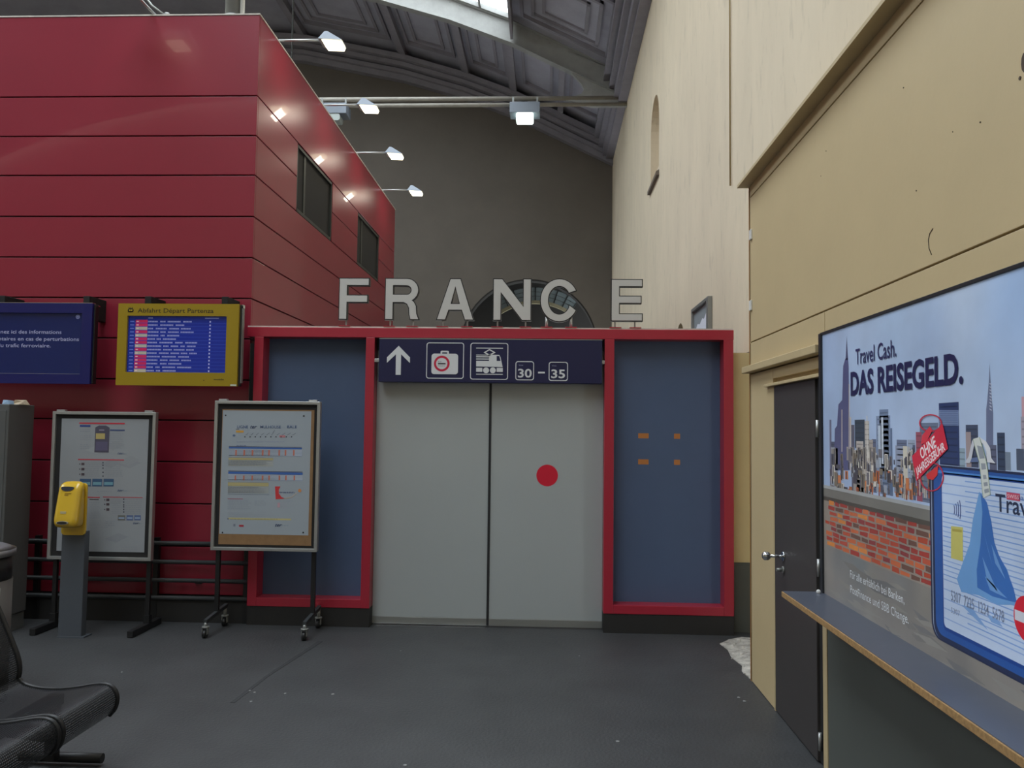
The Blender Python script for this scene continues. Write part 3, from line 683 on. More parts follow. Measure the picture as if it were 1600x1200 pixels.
# copy lines
q = PX(1349, 566); A.text('Travel Cash.', 3.727, 2.006, .068, '2c2f5a', 20, width=.43, bold=.012)
A.text('DAS REISEGELD.', 3.79, 1.873, .098, '242650', 20, width=1.01, bold=.05)
A.text('Für alle erhältlich bei Banken,', 3.82, 1.045, .034, 'd9dcdf', 20, width=.565)
A.text('PostFinance und SBB Change.', 3.82, .978, .034, 'd9dcdf', 20, width=.60)
A.build('poster_print', POSTER, bb)
# cloudy sky of the print: soft colour variation of the printed sky itself
POSTER.node_tree.nodes['Principled BSDF'].inputs['Roughness'].default_value = .3

# ------------------------------------------------------------------ red clad block
XR, YF = -2.63, 7.1
rb = thing('red_clad_building', 'tall red metal-clad block standing inside the hall on the left', 'building', (XR, YF, 0))
ZJ = [5.41, 4.66, 4.295, 3.935, 3.56, 3.19, 2.825, 2.465, 2.10, 1.74, 1.375, 1.01, .64, .22]
box('core', DARKG, rb, -12, XR-.03, YF+.03, 13.68, 0, 5.38)
gp = .006
for a, b_ in zip(ZJ[1:], ZJ[:-1]):
    box('panel', RED, rb, -12, XR-.0, YF, YF+.03, a+gp, b_-gp, .003)
WIN = [(8.30, 9.70), (11.02, 12.45)]
for i, (a, b_) in enumerate(zip(ZJ[1:], ZJ[:-1])):
    spans = [(YF+.03, 13.7)] if i not in (1, 2) else [(YF+.03, WIN[0][0]), (WIN[0][1], WIN[1][0]), (WIN[1][1], 13.7)]
    for y0, y1 in spans: box('panel', RED, rb, XR-.03, XR, y0+.002, y1-.002, a+gp, b_-gp, .003)
box('plinth', PLINTH, rb, -12, XR-.02, YF+.005, 13.6, 0, .215)
box('roof_edge', CAP, rb, -12, XR+.006, YF-.006, 13.71, 5.405, 5.418)
for (y0, y1) in WIN:
    z0, z1 = 3.94, 4.65
    wn = MB().box(XR-.09, XR-.005, y0, y1, z0, z0+.035).box(XR-.09, XR-.005, y0, y1, z1-.03, z1).box(XR-.09, XR-.005, y0, y0+.035, z0, z1).box(XR-.09, XR-.005, y1-.035, y1, z0, z1).box(XR-.08, XR-.02, y0+.30, y0+.36, z0, z1).build('window', DFRAME, rb)
    box('pane', DGLASS, wn, XR-.075, XR-.065, y0+.03, y0+.31, z0+.03, z1-.03)
    box('pane', DGLASS, wn, XR-.075, XR-.065, y0+.35, y1-.03, z0+.03, z1-.03)
p = at(311, 908, 'y', YF); box('cable_outlet', BLACK, rb, p.x-.03, p.x+.03, YF-.02, YF+.0, p.z-.02, p.z+.02, .004)
# things on its roof
vp = thing('vent_pipe', 'pale grey vent pipe rising from the roof of the red block', 'pipe', (-2.9, 7.25, 5.42))
MB().cyl((-2.925, 7.26, 5.41), (-2.925, 7.26, 6.6), .085, 20).build('pipe', mat('pipe_grey', '7d7c78', .5, metal=.3), vp); MB().cyl((-2.83, 7.2, 5.41), (-2.83, 7.2, 6.6), .02, 10).build('drain', WHITE, vp); MB().cyl((-2.925, 7.26, 5.41), (-2.925, 7.26, 5.45), .12, 20).build('collar', BRASS, vp)
o = MB().tube([(-3.52, 7.14, 5.43), (-3.68, 7.2, 5.56), (-4.3, 7.6, 6.3), (-5.4, 8.2, 7.4)], .008, 6).ball((-3.5, 7.13, 5.425), .03, 8).build('guy_wire', ALUD); tag(o, 'thin slanting wire tied to the front roof edge of the red block', 'wire')
o = MB().cyl((-2.95, 9.0, 5.42), (-2.95, 9.0, 12.3), .010, 8).build('hanging_cable', CHAR); o.location = (0, 0, 0); tag(o, 'thin vertical cable dropping from the ceiling behind the red block edge', 'cable')

# floodlights on arms
def flood(y, label):
    f = thing('flood_lamp', label, 'lamp', (XR, y, 5.41), 'floodlights on arms along the red roof edge')
    MB().cyl((XR-.12, y, 5.44), (XR+.42, y, 5.44), .011, 10).build('arm', ALU, f)
    box('foot_plate', ALU, f, XR-.16, XR-.06, y-.04, y+.04, 5.418, 5.434)
    x0, x1 = XR+.40, XR+.635
    # wedge-shaped hood: ridge over the arm end, sloping away
    MB().add([(x0, y-.10, 5.41), (x1, y-.10, 5.395), (x1, y+.10, 5.395), (x0, y+.10, 5.41), (x0+.05, y-.06, 5.50), (x0+.08, y-.06, 5.50), (x0+.08, y+.06, 5.50), (x0+.05, y+.06, 5.50)],
             [(4, 5, 6, 7), (0, 1, 5, 4), (1, 2, 6, 5), (2, 3, 7, 6), (3, 0, 4, 7), (0, 3, 2, 1)]).build('hood', LAMPG, f)
    MB().add([(x0+.03, y-.08, 5.407), (x1-.01, y-.08, 5.395), (x1-.01, y+.08, 5.395), (x0+.03, y+.08, 5.407), (x0+.06, y-.075, 5.368), (x1-.02, y-.075, 5.362), (x1-.02, y+.075, 5.362), (x0+.06, y+.075, 5.368)],
             [(4, 7, 6, 5), (0, 4, 5, 1), (1, 5, 6, 2), (2, 6, 7, 3), (3, 7, 4, 0)]).build('lens', LAMPE, f)
    l = bpy.data.lights.new('flood_light', 'AREA'); l.shape = 'RECTANGLE'; l.size = .16; l.size_y = .2; l.energy = 2.5; l.color = (1, .93, .78)
    lo = bpy.data.objects.new('flood_light', l); COL.objects.link(lo); lo.location = Vector((x0+.14, y, 5.325))-Vector((XR, y, 5.41)); lo.rotation_euler = (0, math.radians(38), 0); lo.parent = f
    return f
for y, lb in ((7.66, 'nearest of the lit floodlights along the red block roof edge'), (9.25, 'lit floodlight second from the front on the red roof edge'), (10.9, 'lit floodlight third from the front on the red roof edge'), (12.65, 'farthest and smallest lit floodlight on the red roof edge')): flood(y, lb)
# the same lamp over the front face (above the frame, seen only as a reflection)
ff = thing('flood_lamp', 'floodlight over the front face of the red block, mirrored in its top panel', 'lamp', (-3.62, YF, 5.41), 'floodlights on arms along the red roof edge')
MB().cyl((-3.62, YF+.1, 5.44), (-3.62, YF-.42, 5.44), .011, 10).build('arm', ALU, ff)
MB().add([(-3.78, YF-.40, 5.40), (-3.46, YF-.40, 5.40), (-3.46, YF-.68, 5.385), (-3.78, YF-.68, 5.385), (-3.72, YF-.5, 5.53), (-3.52, YF-.5, 5.53), (-3.52, YF-.53, 5.53), (-3.72, YF-.53, 5.53)], [(4, 5, 6, 7), (0, 1, 5, 4), (1, 2, 6, 5), (2, 3, 7, 6), (3, 0, 4, 7), (0, 3, 2, 1)]).build('hood', LAMPG, ff)
box('lens', LAMPE, ff, -3.70, -3.54, YF-.62, YF-.44, 5.362, 5.395)
l = bpy.data.lights.new('flood_light', 'AREA'); l.size = .2; l.energy = 1.5; l.color = (1, .93, .78); lo = bpy.data.objects.new('flood_light', l); COL.objects.link(lo); lo.location = Vector((0, -.54, -.085)); lo.rotation_euler = (math.radians(-38), 0, 0); lo.parent = ff

# box luminaires under the tie bars
def boxlamp(x, lit, label):
    b_ = thing('box_luminaire', label, 'lamp', (x, 18.77, 9.2), 'box luminaires hung from the tie bars')
    box('housing', LAMPG, b_, x-.35, x+.35, 18.5, 18.95, 8.99, 9.24, .01)
    box('hanger', ALUD, b_, x-.3, x-.26, 18.72, 18.78, 9.2, 9.44); box('hanger', ALUD, b_, x+.26, x+.3, 18.72, 18.78, 9.2, 9.44)
    MB().plate([rrect(x-.2, x+.2, 8.83, 8.99, .05)], 'y', 18.52, 18.85).build('lens', LAMPC if lit else mat('unlit_lens', 'a8b0ac', .3), b_)
boxlamp(-.59, True, 'lit box luminaire hanging under the tie bar in mid hall')
boxlamp(-5.1, False, 'unlit grey box luminaire half hidden behind the red block')

# framed notice on the hall wall
nf = thing('wall_notice_frame', 'small framed notice on the cream wall above the portal', 'frame', (XH, 9.4, 2.7))
box('frame_bar', ALUD, nf, XH-.05, XH-.001, 8.93, 9.03, 2.2, 3.17, .004); box('frame_bar', ALUD, nf, XH-.05, XH-.001, 9.92, 9.97, 2.2, 3.17, .004); box('frame_bar', ALUD, nf, XH-.05, XH-.001, 9.03, 9.92, 3.13, 3.17, .004); box('frame_bar', ALUD, nf, XH-.05, XH-.001, 9.03, 9.92, 2.2, 2.25, .004)
A = Art('x', XH-.02, .001); A.rect(9.03, 9.92, 2.25, 3.13, '8f979c', 0)
A.poly([(9.03, 2.3), (9.03, 3.04), (9.15, 3.03), (9.3, 2.97), (9.4, 2.99), (9.55, 2.94), (9.7, 2.96), (9.9, 2.86), (9.9, 2.3)], 'e6eaf4', 1); A.poly([(9.5, 2.84), (9.6, 2.90), (9.7, 2.84)], '9fb4d4', 2)
A.build('notice_print', PRINT, nf)

# ------------------------------------------------------------------ portal
pt = thing('entrance_portal', 'red framed portal with blue side panels around the sliding doors', 'portal', (-.5, 7.0, 0))
Y0 = 7.0; ZT0, ZT1 = 2.475, 2.56
box('top_beam', REDF, pt, -2.62, 1.575, Y0, 7.42, ZT0, ZT1, .003)
box('capping', CAP, pt, -2.62, 1.57, Y0+.01, 7.42, ZT1, ZT1+.012)
for a, b_ in ((-2.555, -2.475), (-1.575, -1.498), (.484, .566), (1.49, 1.572)): box('post', REDF, pt, a, b_, Y0, 7.3, .16, ZT0, .003)
for a, b_ in ((-2.475, -1.575), (.566, 1.49)):
    box('bottom_rail', REDF, pt, a, b_, Y0, 7.17, .16, .232, .003)
    box('blue_panel', BLUEP, pt, a, b_, 7.155, 7.175, .232, ZT0)
box('plinth', PLINTH, pt, -2.555, -1.498, Y0+.006, 7.3, 0, .16); box('plinth', PLINTH, pt, .484, 1.572, Y0+.006, 7.3, 0, .16)
box('door_header', BLACK, pt, -1.498, .484, 7.1, 7.25, 2.38, ZT0)
box('roof_sheet', CAP, pt, -2.6, 1.572, 7.3, 7.42, ZT0-.02, ZT0)
for x in (.833, 1.122):
    for z in (1.653, 1.428):
        w_ = .045 if x < 1 else .026
        box('tape_mark', TAPE, pt, x-w_, x+w_, 7.1545, 7.1552, z-.022, z+.022)
MB().box(-2.565, -2.60, 7.03, 7.06, 1.5, 2.42).build('gap_shade_strip', DARKG, pt)  # dark strip painting the shade in the gap beside the red block

# sliding doors
for nm, a, b_, lb in (('door_2', -1.497, -.507, 'left frosted white sliding door leaf under the platform sign'), ('door_3', -.487, .483, 'right frosted white sliding door leaf with red dot sticker')):
    d = thing(nm, lb, 'door', ((a+b_)/2, 7.12, 0), None, 'structure')
    box('glass_leaf', FROST, d, a, b_, 7.12, 7.145, .07, 2.42, .002)
    box('bottom_rail', ALUD, d, a, b_, 7.115, 7.15, .012, .07, .002)
    e = b_ if nm == 'door_2' else a; s = 1 if nm == 'door_2' else -1
    box('edge_seal', mat('rubber_seal', '2b2b2d', .6), d, e, e+s*.011, 7.113, 7.15, .012, 2.42)
    if nm == 'door_3':
        MB().cyl((.003, 7.1198, 1.301), (.003, 7.1188, 1.301), .093, 40, smooth=False).build('dot_sticker', REDDOT, d)
    else: box('floor_track', CHROME, d, a, b_, 7.09, 7.112, 0, .006)

# sign
sg = thing('direction_sign', 'navy overhead direction sign with arrow, suitcase and train pictograms', 'sign', (-.5, 6.98, 2.1))
box('case', NAVY, sg, -1.455, .462, 6.98, 7.07, 2.09, 2.463, .004)
box('top_strip', ALU, sg, -1.455, .462, 6.978, 7.07, 2.463, 2.468)  # pale strip stands in for light catching the sign's top edge
for x0, x1 in ((-1.498, -1.45), (.46, .484)):
    box('bracket', ALU, sg, x0, x1, 7.0, 7.04, 2.262, 2.292, .003)
S = Art('y', 6.9785, .0005); PY = lambda px, py: (lambda q: (q.x, q.z))(at(px, py, 'y', 6.9785))
Wc = 'd6d8da'; Nc = '191c44'
x0, x1, z0, z1 = -1.385, -1.185, 2.152, 2.402; xm = (x0+x1)/2; t = .022
S.rect(xm-.0225, xm+.0225, z0, z1-.03, Wc)
S.poly([(xm, z1), (x1, z1-.10), (x1, z1-.148), (xm, z1-.052)], Wc, 1.2); S.poly([(xm, z1), (x0, z1-.10), (x0, z1-.148), (xm, z1-.052)], Wc, 1.2)
def rring(x0, x1, z0, z1, r, w_=.007): S.poly([rrect(x0, x1, z0, z1, r), rrect(x0+w_, x1-w_, z0+w_, z1-w_, r-w_*.7)], Wc)
rring(-1.044, -.72, 2.122, 2.433, .022); rring(-.665, -.34, 2.117, 2.433, .022)
# suitcase pictogram
S.poly(rrect(-.999, -.770, 2.160, 2.337, .024), Wc); S.poly([rrect(-.922, -.850, 2.325, 2.363, .012), rrect(-.908, -.864, 2.335, 2.349, .002)], Wc, 1.2)
S.ring(-.910, 2.252, .049, .068, 'c41c40', 2); S.rect(-.943, -.877, 2.245, 2.256, '1a1418', 2); S.text('Zoll', -.943, 2.262, .010, '50545a', 3, width=.028); S.text('Douane', -.943, 2.228, .010, '50545a', 3, width=.06)
# train pictogram
X = lambda px: PY(px, 570)[0]
def R(px0, px1, py0, py1, l=1, c=Wc): a = PY(px0, py0); b2 = PY(px1, py1); S.rect(a[0], b2[0], b2[1], a[1], c, l)
R(744, 786, 543.3, 544.8)
S.poly([[PY(764.8, 545.2), PY(774.5, 550.8), PY(766, 555.5), PY(764.8, 556), PY(755.5, 550.8)], [PY(764.8, 547.2), PY(771, 550.8), PY(764.8, 553.8), PY(759, 550.8)]], Wc)
R(744, 764.5, 554, 555.4); R(744, 764.5, 556.4, 558.4); R(744, 764.5, 560, 561.8)
S.poly([PY(764, 554), PY(780, 554.6), PY(782, 558), PY(785.5, 573.6), PY(744, 572.6), PY(744, 563.8), PY(764, 564)], Wc)
S.poly([PY(776, 556), PY(780.2, 556.2), PY(782.2, 564), PY(776, 564)], Nc, 2)
R(744, 753.5, 574.6, 581); R(776, 785.5, 574.8, 581.2)
for px in (759.5, 770): q = PY(px, 578.6); S.disc(q[0], q[1], .0255, Wc, 1)
R(744, 785.5, 584, 585.6)
rring(-.277, -.118, 2.115, 2.278, .022); rring(.007, .171, 2.112, 2.275, .022); S.rect(-.083, -.026, 2.175, 2.189, Wc)
S.text('30', -.255, 2.140, .070, Wc, 2, width=.118, bold=.03); S.text('35', .029, 2.137, .070, Wc, 2, width=.118, bold=.03)
S.text('Voie', -.250, 2.238, .012, 'a6aac4', 2, width=.038); S.text('Voie', .034, 2.236, .012, 'a6aac4', 2, width=.038)
S.build('sign_print', print_mat('sign_foil', .45), sg)

# letters on top: outlines in a unit box, drawn to the photo's proportions
ZL0, ZL1 = 2.642, 2.995; H_ = ZL1-ZL0; st = .062
def letter(ch, x0, x1, posts, label):
    W = x1-x0; z0, z1 = ZL0, ZL1; xc = (x0+x1)/2
    if ch == 'F': lp = [[(x0, z0), (x0, z1), (x1, z1), (x1, z1-.055), (x0+st, z1-.055), (x0+st, z0+.205), (x1-.012, z0+.205), (x1-.012, z0+.150), (x0+st, z0+.150), (x0+st, z0)]]
    elif ch == 'E': lp = [[(x0, z0), (x0, z1), (x1, z1), (x1, z1-.055), (x0+st, z1-.055), (x0+st, z0+.208), (x1-.01, z0+.208), (x1-.01, z0+.153), (x0+st, z0+.153), (x0+st, z0+.055), (x1, z0+.055), (x1, z0)]]
    elif ch == 'A': lp = [[(x0, z0), (xc-.042, z1), (xc+.042, z1), (x1, z0), (x1-.068, z0), (x1-.097, z0+.085), (x0+.097, z0+.085), (x0+.068, z0)], [(x0+.115, z0+.135), (xc, z1-.06), (x1-.115, z0+.135)]]
    elif ch == 'N': lp = [[(x0, z0), (x0, z1), (x0+.072, z1), (x1-.06, z0+.11), (x1-.06, z1), (x1, z1), (x1, z0), (x1-.072, z0), (x0+.06, z1-.11), (x0+.06, z0)]]
    elif ch == 'R':
        r = .098; cz_ = z1-r; xr = x1-.006
        lp = [[(x0, z0), (x0, z1)] + arc(xr-r, cz_, r, PI/2, -PI*.36, 14) + [(x1-.042, z0+.150), (x1-.024, z0+.115), (x1-.020, z0+.05), (x1, z0), (x1-.068, z0), (x1-.078, z0+.04), (x1-.082, z0+.10), (x1-.1, z0+.135), (x1-.13, z0+.150), (x0+st, z0+.150), (x0+st, z0)],
              [(x0+st, z1-.053)] + arc(xr-r, cz_, r-.056, PI/2, -PI/2, 10) + [(x0+st, cz_-(r-.056))]]
    else:
        rx, rz = W/2+.004, H_/2+.006; cz_ = (z0+z1)/2-.004; a0 = .50; a1 = 2*PI-.50
        lp = [arc(xc, cz_, rx, a0, a1, 34, rz)+[(xc+(rx-.062)*math.cos(a1+.02), cz_+(rz-.057)*math.sin(a1+.12))]+list(reversed(arc(xc, cz_, rx-.062, a0+.06, a1-.06, 34, rz-.057)))]
    t_ = thing('sign_letter', label, 'letter', ((x0+x1)/2, 7.06, ZL0), 'letters standing on the portal roof')
    # black body: the same outline grown by 5 mm
    def grow(loop, d):
        n = len(loop); area = sum(loop[i][0]*loop[(i+1) % n][1]-loop[(i+1) % n][0]*loop[i][1] for i in range(n)); sgn = 1 if area > 0 else -1; out = []
        for i in range(n):
            p0, p1, p2 = Vector(loop[i-1]), Vector(loop[i]), Vector(loop[(i+1) % n]); e1 = (p1-p0).normalized(); e2 = (p2-p1).normalized()
            n1_ = Vector((e1.y, -e1.x))*sgn; n2_ = Vector((e2.y, -e2.x))*sgn; m_ = n1_+n2_; k = max(.35, m_.dot(n1_)); out.append(tuple(p1+m_*(d/k)))
        return out
    big = [grow(lp[0], .008)]+[grow(h, -.008) for h in lp[1:]]
    MB().plate(big, 'y', 7.046, 7.09).build('letter_body', BLACK, t_)
    MB().plate(lp, 'y', 7.041, 7.046).build('letter_face', LETW, t_)
    for x in posts:
        if ch == 'C': MB().cyl((x, 7.068, ZT1+.02), (x, 7.068, ZL0+.03), .013, 10).build('support_post', ALU, t_)
        else: box('support_post', ALUD, t_, x-.006, x+.006, 7.06, 7.075, ZT1+.02, ZL0)
        box('base_plate', REDF, t_, x-.05, x+.05, 7.003, 7.10, ZT1+.012, ZT1+.019)
for ch, a, b_, ps, lb in (('F', -1.826, -1.572, (-1.769,), 'pale standing letter F, first of the word above the portal'), ('R', -1.420, -1.131, (-1.38, -1.178), 'pale standing letter R above the navy sign'),
                          ('A', -.966, -.654, (-.915, -.703), 'pale standing letter A between R and N above the portal'), ('N', -.475, -.155, (-.441, -.197), 'pale standing letter N in front of the dark arch'),
                          ('C', -.063, .250, (-.015, .195), 'pale standing letter C on two round posts'), ('E', .545, .803, (.575, .745), 'pale standing letter E, last and widest apart')):
    letter(ch, a, b_, ps, lb)

# ------------------------------------------------------------------ display boards
def tvmount(par, xs, zt):
    for x in xs:
        box('wall_bracket', DARKG, par, x-.028, x+.028, 6.83, 7.10, zt-.12, zt+.075, .004)
dy_ = thing('departure_board', 'yellow framed train departure display on the red wall', 'screen', (-3.12, 6.8, 2.02))
x0, x1, z0, z1 = -3.642, -2.604, 2.028, 2.722
box('case', BLACK, dy_, x0+.004, x1+.012, 6.775, 6.83, z0+.004, z1-.003, .004)
sx0, sx1, sz0, sz1 = -3.562, -2.707, 2.140, 2.618
MB().plate([[(x0, z0), (x1, z0), (x1, z1), (x0, z1)], [(sx0, sz0), (sx0, sz1), (sx1, sz1), (sx1, sz0)]], 'y', 6.75, 6.776).build('bezel', YCASE, dy_)
box('side_profile', ALUD, dy_, x1+.012, x1+.02, 6.79, 6.83, z0+.03, z1-.01); box('corner_clip', CHROME, dy_, x1+.008, x1+.022, 6.79, 6.83, z1-.03, z1+.0)
tvmount(dy_, (-3.43, -2.76), z1)
A = Art('y', 6.773, .0006); A.rect(sx0, sx1, sz0, sz1, '142c98', 0)
rows = 15; hh = (sz1-sz0-.03)/rows
tags_ = 'rrwrwrrwrwrrrrw'
random.seed(3)
for i in range(rows):
    zt = sz1-.03-i*hh
    A.rect(sx0+.003, sx1-.003, zt-hh+.001, zt-hh+.003, '3a5ad0', 1)
    A.rect(sx0+.062, sx0+.165, zt-hh+.003, zt-.002, 'cc2a62' if tags_[i] == 'r' else 'b9b4a4', 1)
    x = sx0+.17
    for k in range(random.choice((3, 4, 4, 5))):
        w_ = random.uniform(.03, .12)
        if x+w_ > sx0+.6: break
        xx = x
        while xx < x+w_: A.rect(xx, xx+.006, zt-hh*.72, zt-hh*.32, 'a9b4e6', 1.5); xx += .0095
        x += w_+.022
    A.rect(sx0+.015, sx0+.05, zt-hh*.66, zt-hh*.38, '6f84dc', 1); A.rect(sx0+.07, sx0+.09, zt-hh*.66, zt-hh*.36, 'e6c8d0', 2); A.rect(sx0+.70, sx0+.712, zt-hh*.75, zt-hh*.3, 'b8c2ee', 1.5)
A.rect(sx0+.17, sx0+.21, sz1-.02, sz1-.011, '8f9ee0', 1); A.rect(sx0+.66, sx0+.78, sz1-.02, sz1-.011, '8f9ee0', 1)
A.build('screen', SCREEN, dy_)
A = Art('y', 6.7495, .0004); A.text('Abfahrt Départ Partenza', -3.475, 2.645, .036, '2a2208', 1, width=.655, bold=.008)
q = (-3.535, 2.648); A.disc(q[0]+.0, q[1]+.016, .026, '2a2208', 1, rz=.018); A.poly([(q[0]-.024, q[1]), (q[0]+.024, q[1]), (q[0]+.018, q[1]+.012), (q[0]-.018, q[1]+.012)], '2a2208', 1)
for k in (-1, 0, 1): A.poly([(q[0]+k*.014-.006, q[1]+.03), (q[0]+k*.014+.006, q[1]+.03), (q[0]+k*.014, q[1]+.046)], '2a2208', 1.2)
A.disc(q[0]-.008, q[1]+.016, .006, 'c8ac18', 2); A.disc(q[0]+.008, q[1]+.016, .006, 'c8ac18', 2)
A.text('mobile', -2.800, 2.078, .013, '2a2208', 1, width=.085, bold=.03); A.disc(-2.885, 2.075, .004, '2a2208', 1); A.rect(x1-.055, x1-.002, z0+.002, z0+.016, 'c2c8b8', 1)
A.build('lettering', PRINT, dy_)

by = thing('information_board', 'navy framed information display cut by the left picture edge', 'screen', (-4.5, 6.8, 2.03))
x0, x1, z0, z1 = -5.12, -3.868, 2.035, 2.722
box('case', BLACK, by, x0, x1+.012, 6.775, 6.83, z0+.004, z1-.003, .004)
sx0, sx1, sz0, sz1 = -5.03, -3.955, 2.118, 2.638
MB().plate([[(x0, z0), (x1, z0), (x1, z1), (x0, z1)], [(sx0, sz0), (sx0, sz1), (sx1, sz1), (sx1, sz0)]], 'y', 6.75, 6.776).build('bezel', NAVY2, by)
box('top_strip', CHROME, by, x0, x1, 6.75, 6.80, z1, z1+.004); box('corner_clip', CHROME, by, x1+.004, x1+.024, 6.80, 6.83, z1-.02, z1-.012); box('screen_rim', ALUD, by, sx0, sx1, 6.765, 6.776, sz0-.003, sz0+.004)
tvmount(by, (-3.97, -4.72), z1)
A = Art('y', 6.773, .0006); A.rect(sx0, sx1, sz0, sz1, '142258', 0)
for b_, xl, xr, zz in (('Vous obtenez ici des informations', -4.925, -4.154, 2.462), ('complémentaires en cas de perturbations', -4.94, -3.999, 2.402), ('majeures du trafic ferroviaire.', -4.94, -4.243, 2.345)):
    A.text(b_, xl+.012, zz, .030, 'a4a8cc', 2, width=xr-xl, bold=.012)
A.disc(-4.005, 2.608, .018, '8f98c4', 1); A.ring(-4.005, 2.608, .008, .012, '4a5490', 2)
A.build('screen', SCREEN, by)

# ------------------------------------------------------------------ railing behind the stands
rl = thing('bumper_railing', 'dark grey four-bar tubular railing along the foot of the red wall', 'railing', (-4, 7.0, 0))
for z in (.675, .515, .358, .208):
    MB().cyl((-5.8, 7.03, z), (-2.56, 7.03, z), .019, 12).build('rail', CHAR, rl)
for x in (-2.58, -3.38, -4.44, -5.3):
    box('upright', BLACK, rl, x-.022, x+.022, 7.035, 7.075, 0, .72 if x < -3 else .62)
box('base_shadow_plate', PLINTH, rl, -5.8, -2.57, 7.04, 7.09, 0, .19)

# ------------------------------------------------------------------ poster stands
def stand(x0, x1, z0, z1, y, label, castors):
    s = thing('poster_stand', label, 'stand', ((x0+x1)/2, y, 0), 'upright poster stands before the red wall')
    f = .026; d = .05
    MB().plate([[(x0, z0), (x1, z0), (x1, z1), (x0, z1)], [(x0+f, z0+f), (x0+f, z1-f), (x1-f, z1-f), (x1-f, z0+f)]], 'y', y, y+d).build('frame', ALU, s, .003)
    MB().box(x0+f, x1-f, y+.022, y+d-.004, z0+f, z1-f).build('backboard', INNER, s)
    for x in (x0+.03, x1-.1): box('clip', ALU, s, x, x+.07, y+.005, y+.045, z1, z1+.014, .003)
    for x in (x0+.045, x1-.04):
        box('leg', BLACK, s, x-.017, x+.017, y+d, y+d+.03, .06 if not castors else .17, z1-.1)
        if castors:
            MB().hexa([(x-.014, y-.16, .115), (x+.014, y-.16, .115), (x+.014, y+.27, .155), (x-.014, y+.27, .155), (x-.014, y-.16, .145), (x+.014, y-.16, .145), (x+.014, y+.27, .185), (x-.014, y+.27, .185)]).build('foot', CHAR, s)
            for yy, zz in ((y-.15, .12), (y+.25, .155)):
                ft = MB().cyl((x, yy, .085), (x, yy, zz), .014, 10).cyl((x, yy, .080), (x, yy, .092), .03, 12).box(x-.022, x-.017, yy-.02, yy+.012, .03, .085).box(x+.017, x+.022, yy-.02, yy+.012, .03, .085).build('castor', ALUD, s)
                MB().cyl((x-.014, yy-.008, .034), (x+.014, yy-.008, .034), .034, 18).build('wheel', BLACK, ft)
        else:
            box('foot', BLACK, s, x-.024, x+.024, y-.22, y+.27, .004, .055, .003)
            box('leg_socket', BLACK, s, x-.024, x+.024, y+d-.01, y+d+.04, .05, .12)
    return s, y+.0195
s1, ys = stand(-4.145, -3.262, .572, 1.802, 6.70, 'poster stand behind the yellow dispenser on plain floor feet', False)
A = Art('y', ys, .0006)
PA = lambda px, py: (lambda q: (q.x, q.z))(at(px, py, 'y', ys))
def AR(px0, px1, py0, py1, c, l=2): a = PA(px0, py0); b2 = PA(px1, py1); A.rect(a[0], b2[0], b2[1], a[1], c, l)
A.rect(-4.075, -3.328, .64, 1.742, '95999d', 0)
random.seed(5)
for i in range(9):
    x = random.uniform(-4.05, -3.55); z = random.uniform(.68, 1.6); A.poly([(x, z), (x+.12, z+.05), (x+.2, z+.02), (x+.1, z-.03)], random.choice(['919599', '9a9ea2', '8e9297']), .5+i*.02)
AR(124, 195, 660, 663, 'c03848'); AR(125, 141.5, 664, 667, '2c4284'); AR(172, 195, 671, 673.5, '3e4c78')
a = PA(149, 668); b2 = PA(170, 707); A.poly([(a[0], b2[1]), (b2[0], b2[1]), (b2[0], a[1]), ((a[0]+b2[0])/2+.03, a[1]+.018), ((a[0]+b2[0])/2-.03, a[1]+.018), (a[0], a[1])], '4f4c5c', 2); AR(150, 164, 677, 686, 'b5a468', 3); AR(155, 163, 671, 673, '8a8496', 3); AR(150, 168, 690, 704, '5b5670', 3)
AR(122, 194, 717, 719.6, 'c03848'); AR(92, 156, 775.5, 778, 'b83444'); AR(161, 223, 776, 778, 'b83444'); AR(140, 154.5, 779.6, 781, '3a3034')
for r in ((125, 142, 748, 760), (144.5, 159.5, 748, 760), (162, 177.5, 748, 760)): AR(*r, '3c5878'); AR(r[0]+1, r[1]-1, 753, 758, '6f9aa8', 3)
for r in ((184.5, 195.5, 805, 813), (198, 208, 805, 813), (210, 220, 805, 813)): AR(*r, '5a6a90' if r[0] > 190 else '6c6c66'); AR(r[0]+1, r[1]-1, 808, 811, '8ea0b8', 3)
for x, ys2 in ((127, (725, 733, 741)), (166, (781, 788, 796))):
    for yy in ys2: AR(x, x+5, yy-2, yy+2, '6a5a5c'); AR(x-3, x-1.5, yy-.8, yy+.8, '30303a'); A.disc(*PA(x+3, yy), .01, '4a4048', 3)
for yy in (723, 727, 731.5, 738, 744): A.disc(*PA(161, yy), .006, '3a3c4c', 2, n=8)
for yy in (780, 784.5, 789, 792, 796, 800): A.disc(*PA(193.5, yy), .006, '3a3c4c', 2, n=8)
def scribble(px0, px1, py, n=1, c='8a8f98', dy=3):
    for k in range(n):
        x = px0
        while x < px1-random.uniform(0, (px1-px0)*.25):
            w_ = random.uniform(1.2, 5); AR(x, min(x+w_, px1), py+k*dy-.45, py+k*dy+.35, c, 1.5); x += w_+1
for r in ((125, 141, 671, 2), (125, 143, 681, 3), (125, 140, 695, 3), (172, 194, 678, 6), (172, 194, 697, 2), (132, 158, 723, 8), (164, 192, 723, 8), (152, 180, 768, 1), (140, 156, 785, 9), (174, 190, 781, 8), (196, 222, 781, 8), (140, 158, 814, 3), (165, 180, 815, 3), (190, 215, 855, 3), (165, 195, 845, 1), (148, 170, 824, 1)): scribble(r[0], r[1], r[2], r[3])
